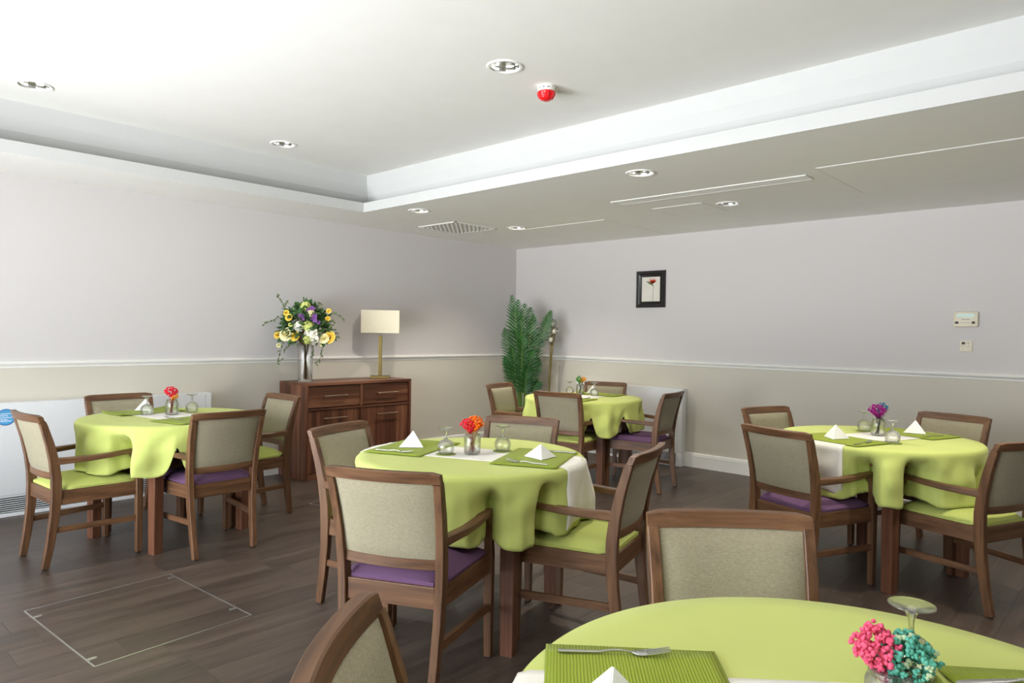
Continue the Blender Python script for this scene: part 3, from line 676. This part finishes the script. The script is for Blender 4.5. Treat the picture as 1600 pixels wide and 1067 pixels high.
# ------------------------------------------------------------------ armchairs
def sgn(pts, s): return [(x * s, y, z) for x, y, z in pts]
BACK = [(-.250, 0), (-.226, .15), (-.208, .30), (-.203, .42), (-.205, .50), (-.218, .60), (-.240, .70), (-.270, .80), (-.279, .824)]
def by(z):
    for (y0, z0), (y1, z1) in zip(BACK, BACK[1:]):
        if z <= z1: return y0 + (y1 - y0) * (z - z0) / (z1 - z0)
    return BACK[-1][0] + (z - .824) * -.38
def bx_(z): return .180 + .031 * z / .824
CM = {}
for s in (-1, 1):
    pth = [(bx_(z) * s, y, max(z, .006)) for y, z in BACK]
    CM['back_leg', s] = MB().sweep(pth, [(.030, .036), (.031, .040), (.032, .046), (.032, .050), (.032, .050), (.031, .046), (.031, .040), (.031, .034), (.031, .032)], up=(0, 1, 0), b=.16).mesh('back_leg', 'chair_wood_z', 25)
    f = [(.236 * s, .222, .006), (.235 * s, .222, .25), (.234 * s, .222, .43), (.235 * s, .217, .50), (.236 * s, .200, .565), (.235 * s, .184, .612)]
    CM['front_leg', s] = MB().sweep(f, [(.031, .031), (.036, .036), (.038, .040), (.032, .030), (.031, .030), (.031, .044)], up=(0, 1, 0), b=.16).mesh('front_leg', 'chair_wood_z', 25)
    a = [(.200 * s, -.226, .600), (.210 * s, -.15, .600), (.228 * s, -.05, .602), (.238 * s, .06, .608), (.237 * s, .14, .615), (.234 * s, .196, .619)]
    CM['armrest', s] = MB().sweep(a, [(.030, .040), (.034, .036), (.040, .030), (.042, .026), (.042, .024), (.038, .020)], up=(0, 0, 1), b=.3).mesh('armrest', 'chair_wood_y', 25)
    CM['side_rail', s] = MB().sweep([(.190 * s, -.185, .392), (.229 * s, .205, .392)], (.022, .078), b=.1).mesh('side_rail', 'chair_wood_y')
    CM['stretcher', s] = MB().sweep([(.185 * s, -.212, .212), (.234 * s, .208, .212)], (.018, .032), b=.15).mesh('stretcher', 'chair_wood_y')
    CM['back_foot', s] = MB().lathe([(.002, 0), (.012, 0), (.013, .003), (.013, .008), (.002, .008)], 12, c=(.180 * s, -.250, 0)).mesh('foot_glide', 'rubber')
    CM['front_foot', s] = MB().lathe([(.002, 0), (.012, 0), (.013, .003), (.013, .008), (.002, .008)], 12, c=(.236 * s, .222, 0)).mesh('foot_glide', 'rubber')
CM['front_rail'] = MB().box(-.217, .217, .206, .230, .352, .432, .003).mesh('front_rail', 'chair_wood_x')
CM['rear_rail'] = MB().box(-.176, .176, -.216, -.192, .352, .432, .003).mesh('rear_rail', 'chair_wood_x')
def curved(x1, z, sec, bow, ext=0, tilt=.0):
    """bar across the back, bowed backwards"""
    n = 14; P = []; 
    for k in range(n + 1):
        x = -x1 + 2 * x1 * k / n; P.append((x, by(z) - bow * (1 - (x / x1) ** 2) + ext, z))
    return P, sec
P, _ = curved(.2255, .843, None, .028)
R = []
for k, (x, y, z) in enumerate(P):
    e = max(0, abs(x) - .21) / .0155; h = .0215 - .007 * e * e; d = .0155 - .003 * e * e; tl = .0065
    R.append([(x, y + d + tl, z - .0205), (x, y + d + .002 - tl, z + h - .003), (x, y + d - .003 - tl, z + h), (x, y - d + .003 - tl, z + h), (x, y - d - tl, z + h - .003), (x, y - d + tl, z - .0205)])
CM['top_rail'] = MB().rings(R).mesh('top_rail', 'chair_wood_x', 30)
P, _ = curved(.182, .515, None, .020)
CM['lower_rail'] = MB().sweep(P, (.024, .038), b=.15).mesh('lower_rail', 'chair_wood_x', 30)
def back_pad():
    NU, NV = 14, 12; fr, bk = [], []
    for j in range(NV + 1):
        v = j / NV; z = .534 + .290 * v; w = (bx_(z) - .0155); rf, rb = [], []
        for i in range(NU + 1):
            u = -1 + 2 * i / NU; yc = by(z) - (.022 + .004 * v) * (1 - u * u); ed = (1 - abs(u) ** 6) * (1 - abs(2 * v - 1) ** 8); tf = .006 + .022 * ed; tb = .006 + .010 * ed
            rf.append((u * w, yc + tf, z)); rb.append((u * w, yc - tb, z))
        fr.append(rf); bk.append(rb)
    mb = MB(); R = [fr[j] + bk[j][::-1] for j in range(NV + 1)]; mb.rings(R, cap=False); k = 2 * (NU + 1)
    for base in (0, NV * k):
        for i in range(NU): mb.f.append((base + i, base + i + 1, base + k - 2 - i, base + k - 1 - i))
    return mb.mesh('backrest', 'back_fabric', 50)
CM['backrest'] = back_pad()
def cushion(mat):
    NU, NV = 14, 14; top, bot = [], []
    for j in range(NV + 1):
        v = j / NV; y = -.205 + .433 * v; w = .172 + (.226 - .172) * min(1, v * 1.02); a, b = [], []
        if v > .08: w = .200 + (.231 - .200) * v
        if v > .93: w = .210
        if v < .08: w = .168
        for i in range(NU + 1):
            u = -1 + 2 * i / NU; h = .012 + .032 * (1 - abs(u) ** 7) * (1 - abs(2 * v - 1) ** 7); a.append((u * w, y, .433 + h + .006 * (1 - u * u))); b.append((u * w * .99, y, .4325))
        top.append(a); bot.append(b)
    mb = MB(); R = [top[j] + bot[j][::-1] for j in range(NV + 1)]; mb.rings(R, cap=False); k = 2 * (NU + 1)
    for base in (0, NV * k):
        for i in range(NU): mb.f.append((base + i, base + i + 1, base + k - 2 - i, base + k - 1 - i))
    return mb.mesh('seat', mat, 50)
CM['seat', 'lime'] = cushion('lime_fabric'); CM['seat', 'purple'] = cushion('purple_fabric')
CHAIRS = {
 'leftmost': (-4.685, 1.285, 94.3, 'lime', 'armchair with lime seat behind the floor hatch, nearest the blue sticker'),
 'left2': (-4.329, 1.873, 181.5, 'purple', 'armchair with purple seat at the table by the long left heater'),
 'leftback': (-5.269, 1.762, 1.5, 'purple', 'armchair behind the left table with its back against the long heater'),
 'leftright': (-4.842, 2.380, 272, 'lime', 'armchair with lime seat standing between left table and sideboard end'),
 'cp': (-2.132, 1.750, 116, 'purple', 'purple-seated armchair at the middle table with its back to the camera'),
 'midL': (-2.831, 2.118, 17.5, 'lime', 'armchair at the middle table standing before the sideboard doors'),
 'midfar': (-2.603, 2.744, 291.7, 'purple', 'armchair behind the middle table facing the camera over the orange flowers'),
 'midR': (-1.887, 2.531, 195.3, 'lime', 'lime-seated armchair at the middle table under the hanging white runner'),
 'fgfar': (-.666, 1.594, 311, 'lime', 'armchair facing the camera behind the nearest table, only its back visible'),
 'fgleft': (-.711, .807, 42, 'lime', 'armchair left of the nearest table, cut off by the bottom edge of the picture'),
 'farfront': (-3.770, 4.853, 100.5, 'lime', 'armchair with lime seat at the corner table, back turned to camera'),
 'farL': (-4.432, 4.961, 11.3, 'lime', 'armchair standing right in front of the corner palm'),
 'farback': (-4.102, 5.696, 290.6, 'purple', 'armchair behind the corner table facing the camera before the back wall heater'),
 'farR': (-3.358, 5.340, 188.5, 'purple', 'purple-seated armchair at the corner table beside the end of the wall heater'),
 'Rfront': (-1.413, 3.996, 72.1, 'purple', 'purple-seated armchair at the table on the thermostat side'),
 'Rleft': (-1.730, 4.701, 341, 'lime', 'armchair at the thermostat-side table, mostly hidden behind the purple-seated one'),
 'Rback': (-1.052, 5.077, 253.8, 'purple', 'armchair behind the thermostat-side table facing the camera under the wall switch'),
 'Rright': (-.727, 4.334, 157, 'lime', 'armchair with lime seat cut off by the right edge of the picture'),
}
for key, (x, y, deg, kind, lab) in CHAIRS.items():
    t = thing('dining_armchair', lab, 'chair', (x, y, 0), math.radians(deg - 90), 'wooden dining armchairs round the five tables')
    s_ = link('seat', CM['seat', kind], t); link('backrest', CM['backrest'], t)
    for nm in ('top_rail', 'lower_rail', 'front_rail', 'rear_rail'): link(nm, CM[nm], t)
    for s in (-1, 1):
        b = link('back_leg', CM['back_leg', s], t); link('foot_glide', CM['back_foot', s], b)
        f = link('front_leg', CM['front_leg', s], t); link('foot_glide', CM['front_foot', s], f)
        a = link('armrest', CM['armrest', s], t); link('side_rail', CM['side_rail', s], t); link('stretcher', CM['stretcher', s], t)
        if key == 'Rback' and s == -1:
            lb = MB().box(-.222, -.206, -.19, -.165, .6195, .6203).box(-.225, -.209, -.155, -.142, .6195, .6203)
            o = obj('sticker', lb, 'sticker_white', a); o['label'] = 'small white stickers on the armrest'

# ------------------------------------------------------------------ tables, cloths and place settings
RT, ZT = .535, .770
class Table:
    def __init__(s, key, c, axis, leg, chairs, where, seed, hem=.285, thr=.335):
        s.key, s.c, s.ax, s.where, s.hem = key, Vector((c[0], c[1], 0)), math.radians(axis), where, hem
        s.rnd = random.Random(seed); s.arms = []; s.notch = []
        for k in chairs:
            x, y, d = CHAIRS[k][:3]; a = math.radians(d - 90); ca, sa = math.cos(a), math.sin(a)
            for sg in (-1, 1):
                pl = []
                for px, py in ((.205, -.22), (.210, -.15), (.228, -.05), (.240, .03), (.243, .10), (.240, .15), (.236, .20)):
                    q = Vector((x + ca * px * sg - sa * py, y + sa * px * sg + ca * py, 0)) - s.c; pl.append((math.atan2(q.y, q.x), q.length))
                if min(r for _, r in pl) > thr: s.arms += [(a_, r) for a_, r in pl if r < RT + .03]
                else:
                    for (a0, r0_), (a1, r1) in zip(pl, pl[1:]):
                        if (r0_ - RT - .01) * (r1 - RT - .01) <= 0: s.notch.append(a0 + (a1 - a0) * (r0_ - RT - .01) / (r0_ - r1 + 1e-9))
        s.legang = [math.radians(leg) + k * PI / 2 for k in range(4)]
        s.fph = [s.rnd.uniform(0, 6.28) for _ in range(4)]
        s.cache = {}
    def dip(s, th):
        m = 0
        for a, r in s.arms:
            d = (th - a + PI) % (2 * PI) - PI; m = max(m, max(0, RT + .012 - (r - .030)) * math.exp(-(d / math.radians(3.4)) ** 2))
        return m
    def length(s, th):
        L = s.hem + .022 * s.near_leg(th) + .006 * math.sin(5 * th + s.fph[2])
        for a in s.notch:
            d = (th - a + PI) % (2 * PI) - PI; w = math.radians(4.0 if d < 0 else 3.4); L -= (L - .125) * math.exp(-(abs(d) / w) ** 1.6)
        return L
    def near_leg(s, th):
        return max(math.exp(-(((th - a + PI) % (2 * PI) - PI) / math.radians(15)) ** 2) for a in s.legang)
    def column(s, th, n=22):
        key = round(th, 5)
        if key in s.cache: return s.cache[key]
        L = s.length(th); dp = s.dip(th)
        fold = .5 * math.sin(9 * th + s.fph[0]) + .75 * (.6 - abs(math.sin(8 * th + s.fph[1] + .4 * math.sin(3 * th)))) + .5 * (.6 - abs(math.sin(12.5 * (th % (2 * PI)) * 1.04 + s.fph[2]))) * math.sin(2 * th + s.fph[3])
        col = []; r, z = RT - .004, ZT; pr = r
        for k in range(n + 1):
            d = L * k / n
            rr = RT - .004 + .012 * (1 - math.exp(-d / .008)) + .040 * fold * smoothstep(.006, .22, d) + .016 * noise.noise(Vector((math.cos(th) * 5 + s.fph[0], math.sin(th) * 5, d * 9 + th * 1.5))) * smoothstep(.015, .1, d) + .012 * s.near_leg(th) * smoothstep(0, .2, d) - dp * smoothstep(.03, .15, d)
            step = L / n; dr = rr - pr
            if k: z -= max(.74 * step, math.sqrt(max(0, step * step - dr * dr)))
            pr = rr; col.append((rr, z))
        s.cache[key] = col; return col
    def at_edge(s, th, d, off):
        col = s.column(th); L = s.length(th); q = min(.999, d / L) * (len(col) - 1); i = int(q); f = q - i
        r = col[i][0] * (1 - f) + col[i + 1][0] * f; z = col[i][1] * (1 - f) + col[i + 1][1] * f
        return Vector((math.cos(th) * (r + off), math.sin(th) * (r + off), z))
    def build(s):
        c = s.c
        t = thing('round_table', 'round wooden table with four square legs ' + s.where, 'table', c, s.legang[0] - PI / 4, 'round dining tables')
        obj('tabletop', MB().lathe([(.002, .735), (RT - .014, .735), (RT - .006, .742), (RT - .006, .758), (RT - .010, .765), (.002, .765)], 64), 'table_wood', t, 40)
        ap = MB(); q = .315
        for k in range(4):
            a = k * PI / 2; ca, sa = math.cos(a), math.sin(a); ap.sweep([(q * ca + .27 * sa - .0 * ca, q * sa - .27 * ca, .695), (q * ca - .27 * sa, q * sa + .27 * ca, .695)], (.022, .075), b=.1)
        obj('apron', ap, 'table_wood', t)
        lg = MB().sweep([(0, 0, 0), (0, 0, .4), (0, 0, .734)], [(.058, .058), (.064, .064), (.066, .066)], up=(0, 1, 0), b=.12).mesh('leg', 'table_wood')
        for sx in (-1, 1):
            for sy in (-1, 1): link('leg', lg, t, (sx * q, sy * q, 0))
        N = 288; mb = MB(); rings = []
        cols = [s.column(2 * PI * j / N) for j in range(N)]
        for r in (.03, .2, .38, .48): rings.append([(r * math.cos(2 * PI * j / N), r * math.sin(2 * PI * j / N), ZT) for j in range(N)])
        for k in range(len(cols[0])): rings.append([(cols[j][k][0] * math.cos(2 * PI * j / N), cols[j][k][0] * math.sin(2 * PI * j / N), cols[j][k][1]) for j in range(N)])
        mb.rings(rings, cap=False); mb.f.append(tuple(range(N)))
        o = obj('tablecloth', mb, 'lime_cloth', None, 75, loc=c); so = o.modifiers.new('thickness', 'SOLIDIFY'); so.thickness = .0016; so.offset = 1
        tag(o, 'lime green cloth draped over the round table ' + s.where, 'tablecloth', 'lime tablecloths')
        # white runner across the table, hanging over both ends
        HW = .15; NU = 16; rows = []; ax = Vector((math.cos(s.ax), math.sin(s.ax), 0)); nx = Vector((-ax.y, ax.x, 0)); DR = .24; off = .0052
        def pt(u, v):
            """u along axis signed arc length, v lateral"""
            e = math.sqrt((RT - .01) ** 2 - v * v)
            if abs(u) <= e: return ax * u + nx * v + Vector((0, 0, ZT + .0032))
            sg = 1 if u > 0 else -1; th = math.atan2((ax * sg * e + nx * v).y, (ax * sg * e + nx * v).x); d = abs(u) - e
            p = s.at_edge(th, d, off * smoothstep(0, .012, d)); p.z += .0032 * (1 - smoothstep(0, .05, d)); return p
        tot = RT + DR; us = [-tot + k * (tot - .50) / 20 for k in range(21)] + [-.5 + k * .1 for k in range(1, 10)] + [.5 + k * (tot - .5) / 20 for k in range(21)]
        mb = MB().rings([[pt(u, -HW + 2 * HW * i / NU) for i in range(NU + 1)] for u in us], closed=False, cap=False)
        o = obj('table_runner', mb, 'white_cloth', None, 60, loc=c); so = o.modifiers.new('thickness', 'SOLIDIFY'); so.thickness = .0014; so.offset = 1
        tag(o, 'white runner laid across the lime cloth of the table ' + s.where, 'table runner', 'white table runners')
        s.axv, s.nxv = ax, nx
    def P(s, a, n, z=0): return s.c + s.axv * a + s.nxv * n + Vector((0, 0, ZT + .0050 + z))
    def mat(s, a, n, rot, lab, curl=.0):
        NX, NY = 16, 12; rows = []
        for j in range(NY + 1):
            row = []
            for i in range(NX + 1):
                x, y = -.153 + .306 * i / NX, -.222 + .444 * j / NY; w = .0006 * math.sin(14 * x + s.fph[3]) * math.sin(11 * y)
                cc = (abs(x) / .153) ** 6 * (abs(y) / .222) ** 6 * curl
                row.append((x, y, .0012 + abs(w) + cc))
            rows.append(row)
        mb = MB().rings(rows, closed=False, cap=False)
        o = obj('placemat', mb, 'mat_weave', None, 60, loc=s.P(a, n), rotz=s.ax + math.radians(rot)); so = o.modifiers.new('thickness', 'SOLIDIFY'); so.thickness = .0018; so.offset = 1
        return tag(o, lab, 'placemat', 'ribbed green placemats')
    def put(s, mk, a, n, rot, lab, z=0, **k):
        o = mk(lab, **k); o.location = s.P(a, n, z); o.rotation_euler = (0, 0, s.ax + math.radians(rot)); return o
ZM = .0042   # top of a mat above the runner level
def fork(lab):
    t = thing('fork', lab, 'cutlery', group='steel forks')
    P, Sz = [], []
    for k in range(15):
        q = k / 14; x = -.10 + .135 * q; z = .003 + (.0 if q < .55 else .004 * math.sin((q - .55) / .45 * PI)); P.append((x, 0, z)); Sz.append((.0085 - .004 * smoothstep(.1, .8, q), .0030))
    mb = MB().sweep(P, Sz, b=.3); obj('handle', mb, 'steel', t, 50)
    hd = MB().sweep([(.032, 0, .0045), (.040, 0, .0032), (.050, 0, .0030), (.058, 0, .0040)], [(.006, .002), (.016, .002), (.022, .002), (.022, .002)], b=.2); obj('head', hd, 'steel', t, 50)
    tn = MB().sweep([(.056, 0, .0038), (.075, 0, .0065), (.100, 0, .0110)], [(.0036, .002), (.0034, .0018), (.0018, .0012)], b=.2).mesh('tine', 'steel')
    for k in range(4): link('tine', tn, t, (0, -.0092 + k * .00613, 0))
    return t
def knife(lab):
    t = thing('knife', lab, 'cutlery', group='steel knives')
    obj('handle', MB().sweep([(-.11, 0, .003), (-.05, 0, .003), (.0, 0, .003)], [(.009, .005), (.011, .005), (.008, .005)], b=.35), 'steel', t, 50)
    obj('blade', MB().sweep([(0, 0, .003), (.03, .001, .003), (.08, .001, .003), (.10, 0, .003), (.108, -.002, .003)], [(.008, .003), (.016, .0016), (.017, .0014), (.013, .0012), (.004, .001)], b=.2), 'steel', t, 50)
    return t
def napkin(lab, h=.078, w=.068, dpt=.066, open_=.5):
    """standing pyramid fold: two faces meeting in a front ridge, folded back layer inside"""
    A = Vector((0, 0, h)); Dv = Vector((0, -dpt, .001)); B = Vector((-w, dpt * open_, .001)); C = Vector((w, dpt * open_, .001)); G = Vector((0, dpt * .55, .002))
    t = thing('napkin', lab, 'napkin', group='white folded napkins')
    def tri(a, b, c, th=.0022):
        n = (b - a).cross(c - a).normalized() * th; mb = MB(); N = 6; up, dn = [], []
        pts = [a, b, c]; mb.add([a + n, b + n, c + n, a - n, b - n, c - n], [(0, 1, 2), (5, 4, 3), (0, 3, 4, 1), (1, 4, 5, 2), (2, 5, 3, 0)]); return mb
    obj('front_fold', tri(A, B, Dv), 'napkin_paper', t); obj('front_fold', tri(A, Dv, C), 'napkin_paper', t)
    obj('back_fold', tri(A - Vector((0, -.002, .004)), G, B * .92), 'napkin_paper', t); obj('back_fold', tri(A - Vector((0, -.002, .004)), C * .92, G), 'napkin_paper', t)
    return t
GP = [(.0335, 0), (.0360, .008), (.0390, .020), (.0400, .030), (.0385, .043), (.0310, .057), (.0200, .065), (.0095, .070), (.0052, .0745), (.0045, .080), (.0045, .090), (.0058, .098), (.0085, .1055), (.0092, .1075), (.018, .1150), (.031, .1188), (.0370, .1202), (.0366, .1222), (.0310, .1220), (.014, .1196), (.0005, .1186)]
GIN = [(.0005, .0675), (.0180, .0625), (.0290, .055), (.0366, .042), (.0381, .030), (.0372, .020), (.0342, .008), (.0320, 0)]
me_bowl = MB().lathe(GIN + GP[:8], 32, cap=False).mesh('bowl', 'clear_glass', 60)
me_stem = MB().lathe(GP[7:14], 24, cap=False).mesh('stem', 'clear_glass', 60)
me_foot = MB().lathe(GP[13:], 32, cap=False).mesh('foot', 'clear_glass', 60)
def wine_glass(lab):
    t = thing('wine_glass', lab, 'wine glass', group='upside-down stemmed glasses')
    link('bowl', me_bowl, t); link('stem', me_stem, t); link('foot', me_foot, t); return t
me_coast = MB().lathe([(.002, 0), (.047, 0), (.048, .0012), (.047, .0024), (.002, .0024)], 36).mesh('coaster', 'coaster_felt')
def coaster(lab): return tag(link('coaster', me_coast), lab, 'coaster', 'round green coasters')
me_jar = MB().lathe([(.002, .004), (.030, .004), (.035, .001), (.038, .004), (.0395, .012), (.0395, .076), (.0370, .084), (.0335, .087), (.0335, .089), (.0350, .0905), (.0350, .0930), (.0335, .0945), (.0335, .098), (.0345, .100), (.0330, .1015), (.0315, .100), (.0312, .088), (.0350, .082), (.0368, .074), (.0368, .014), (.034, .008), (.002, .0075)], 36).mesh('jar', 'clear_glass', 50)
def flower_jar(lab, heads, stem_mat, single=False, seed=1, scale=1.0):
    """heads: (material, lateral x, y, z of centre, radius, floret radius, count, squash)"""
    rn = random.Random(seed); t = thing('flower_jar', lab, 'flower jar'); link('jar', me_jar, t)
    st = MB()
    for (mt, x, y, z, r, fr, n, sq) in heads:
        for k in range(9):
            a = rn.uniform(0, 6.28); q = rn.uniform(.2, .8); bx, by_ = -x * .4 + rn.uniform(-.012, .012), -y * .4 + rn.uniform(-.012, .012)
            st.tube([(bx, by_, .012), (x * .4 + rn.uniform(-.01, .01), y * .4 + rn.uniform(-.01, .01), .085), (x + math.cos(a) * r * q, y + math.sin(a) * r * q, z - r * .2)], .0011, 5)
    obj('stem', st, stem_mat, t)
    for (mt, x, y, z, r, fr, n, sq) in heads:
        mats = mt if isinstance(mt, (list, tuple)) else [mt]
        bms = {m_: MB() for m_ in mats}; fm = {m_: [lump(fr, rn, m_) for _ in range(3)] for m_ in mats} if single else None
        for k in range(n):
            zz = 1 - 2 * (k + .5) / n; a = k * 2.39996 + rn.uniform(-.3, .3); rr = math.sqrt(1 - zz * zz); q = r * (rn.uniform(.55, 1.04) if k % 3 else rn.uniform(.9, 1.1))
            p = Vector((x + rr * math.cos(a) * q * sq[0], y + rr * math.sin(a) * q * sq[1], z + zz * q * sq[2])); cone = smoothstep(z - r * sq[2], z + r * sq[2] * .3, p.z)
            p.x = x * (.35 + .65 * cone) + (p.x - x) * (.35 + .65 * cone); p.y = y * (.35 + .65 * cone) + (p.y - y) * (.35 + .65 * cone)
            m_ = mats[0] if len(mats) == 1 or rn.random() < .62 else rn.choice(mats[1:])
            if single:
                o = link('floret', rn.choice(fm[m_]), t, p); sc = rn.uniform(.8, 1.25); o.scale = (sc, sc, sc); o.rotation_euler = (rn.uniform(0, 6), rn.uniform(0, 6), rn.uniform(0, 6))
            else: bms[m_].ball(p, fr * rn.uniform(.7, 1.2), 1, (rn.uniform(.8, 1.2), rn.uniform(.8, 1.2), rn.uniform(.7, 1.1)))
        if not single:
            for m_, b in bms.items():
                if b.v: o = obj('flower_head', b, m_, t); o['kind'] = 'stuff'
    return t
def lump(fr, rn, mat):
    mb = MB()
    for k in range(5): mb.ball((rn.gauss(0, fr * .42), rn.gauss(0, fr * .42), rn.gauss(0, fr * .42)), fr * rn.uniform(.5, .72), 1)
    return mb.mesh('floret', mat, 80)

TB = {}
for key, c, ax, leg, ch, where, seed in (
        ('mid', (-2.388, 2.296), 22, -22, ['cp', 'midL', 'midfar', 'midR'], 'in the middle of the room', 3),
        ('left', (-4.750, 1.815), 9, 59, ['leftmost', 'left2', 'leftback', 'leftright'], 'by the long left heater', 8),
        ('R', (-1.20, 4.49), 71, -66, ['Rfront', 'Rleft', 'Rback', 'Rright'], 'on the thermostat side', 15),
        ('far', (-3.915, 5.20), 99, -32, ['farfront', 'farL', 'farback', 'farR'], 'by the corner palm', 21),
        ('fg', (-.294, 1.098), 40, -5, ['fgfar', 'fgleft'], 'nearest the camera', 33)):
    TB[key] = Table(key, c, ax, leg, ch, where, seed, thr=.6 if key == 'far' else .335); TB[key].build()
mid, left, Rt, far, fg = (TB[k] for k in ('mid', 'left', 'R', 'far', 'fg'))
# middle table
mid.mat(-.33, .03, 0, 'green placemat on the middle table towards the sideboard'); mid.mat(.32, .02, 3, 'green placemat on the middle table towards the lime-seated chair at right')
mid.put(napkin, -.335, .03, 79, 'napkin on the middle table, left of the orange flowers', ZM); mid.put(napkin, .345, .01, 22, 'napkin on the middle table, right of the orange flowers', ZM, h=.062, w=.074)
mid.put(coaster, -.10, -.075, 0, 'coaster under the glass left of the orange flowers'); mid.put(wine_glass, -.10, -.075, 0, 'upside-down glass left of the orange flowers', .0026)
mid.put(coaster, .11, .125, 0, 'coaster under the glass right of the orange flowers'); mid.put(wine_glass, .11, .125, 0, 'upside-down glass right of the orange flowers', .0026)
mid.put(fork, -.345, -.135, 0, 'fork on the middle table placemat nearest the sideboard', ZM); mid.put(fork, .33, -.14, 175, 'fork in front of the napkin on the middle table, right of the flowers', ZM)
mid.put(knife, .35, .195, 180, 'knife behind the right-hand napkin of the middle table', ZM)
o = mid.put(flower_jar, .009, -.012, -21 + 43 - 22, 'glass jar of orange and red dried flowers on the middle table', heads=[('petal_orange', .012, .008, .140, .043, .0062, 150, (1, 1, .85)), ('petal_red', -.024, -.016, .136, .034, .0062, 80, (1, 1, 1))], stem_mat='stem_red', seed=5)
o.rotation_euler = (0, 0, math.radians(43))
# left table
left.mat(-.34, .01, -2, 'green placemat at the heater side of the left table', .014); left.mat(.30, .0, 4, 'green placemat on the left table before the purple-seated chair')
left.put(napkin, -.405, .045, 115, 'napkin at the heater side of the left table', ZM)
left.put(wine_glass, -.17, -.07, 0, 'upside-down glass in front of the napkin on the left table', .001); left.put(wine_glass, -.10, .205, 0, 'upside-down glass right of the red flowers on the left table', .001)
left.put(fork, .20, -.10, 180, 'fork on the left table next to the purple-seated chair', ZM)
o = left.put(flower_jar, -.055, .035, 0, 'glass jar of red and yellow dried flowers on the left table', heads=[('petal_red', -.006, 0, .150, .042, .006, 110, (1.1, 1, .8)), ('petal_amber', .018, .004, .118, .024, .005, 40, (1, 1, 1))], stem_mat='stem_red', seed=9)
o.rotation_euler = (0, 0, math.radians(43))
# right table
Rt.mat(-.33, .01, 0, 'green placemat on the right table before the purple-seated chair', .0); Rt.mat(.33, .0, 0, 'green placemat on the back side of the right table')
Rt.put(napkin, -.335, .03, -64, 'napkin on the right table nearest the camera', ZM); Rt.put(napkin, .35, -.013, -1, 'napkin at the back of the right table, right of the purple flowers', ZM)
for a, n, lab in ((-.155, -.195, 'right'), (.15, .19, 'left')):
    Rt.put(coaster, a, n, 0, 'coaster under the glass %s of the purple flowers' % lab); Rt.put(wine_glass, a, n, 0, 'upside-down glass %s of the purple flowers' % lab, .0026)
Rt.put(fork, -.36, -.16, 8, 'fork in front of the nearer napkin on the right table', ZM); Rt.put(fork, .30, -.15, 178, 'fork right of the back napkin on the right table', ZM)
o = Rt.put(flower_jar, .045, .025, 0, 'glass jar of magenta and blue dried flowers on the right table', heads=[('petal_magenta', -.012, -.006, .146, .046, .0058, 150, (1, 1, .85)), ('petal_blue', .032, .012, .158, .036, .0048, 80, (1, 1, 1))], stem_mat='stem_dark', seed=14)
o.rotation_euler = (0, 0, math.radians(43))
# far table
far.mat(.32, -.01, 0, 'green placemat at the back of the corner table'); far.mat(-.32, -.02, 0, 'green placemat at the front of the corner table')
far.put(napkin, .36, .085, -7, 'napkin at the back of the corner table', ZM)
far.put(wine_glass, .16, -.035, 0, 'upside-down glass in front of the corner table napkin', .001); far.put(wine_glass, .21, .26, 0, 'upside-down glass at the left of the corner table flowers', -.003)
far.put(fork, .31, -.15, 180, 'fork at the back of the corner table', ZM); far.put(fork, -.25, -.15, 0, 'fork at the front of the corner table', ZM)
o = far.put(flower_jar, .20, .14, 0, 'glass jar of green and amber flowers on the corner table', heads=[('petal_green', -.014, 0, .140, .034, .006, 70, (1, 1, 1)), ('petal_amber', .03, .0, .140, .028, .006, 60, (1, 1, 1))], stem_mat='sprig_green', seed=19)
o.rotation_euler = (0, 0, math.radians(43))
# nearest table
fg.mat(-.325, .02, -1, 'green placemat at the lower edge of the picture under the large fork'); fg.mat(.352, -.01, -3, 'green placemat at the right edge of the nearest table')
fg.put(napkin, -.376, -.005, -12, 'napkin on the nearest table below the large fork', ZM, h=.080)
fg.put(fork, -.352, .212, 1, 'large fork on the placemat of the nearest table', ZM)
fg.put(knife, .315, .165, 188, 'knife at the right edge of the nearest table', ZM)
fg.put(coaster, .147, .178, 0, 'coaster beside the pink and teal flowers'); fg.put(wine_glass, .147, .178, 0, 'upside-down glass behind the pink and teal flowers', .0026)
o = fg.put(flower_jar, .03, -.005, 0, 'glass jar of pink and teal dried flowers on the nearest table', single=True, heads=[(('petal_pink',), -.026, .004, .118, .036, .0050, 140, (.85, .9, 1.1)), (('petal_teal', 'petal_mint', 'petal_teal'), .014, -.006, .108, .040, .0054, 150, (1, .95, 1.0))], stem_mat='stem_red', seed=25)
o.rotation_euler = (0, 0, math.radians(43))
bpy.context.view_layer.update()
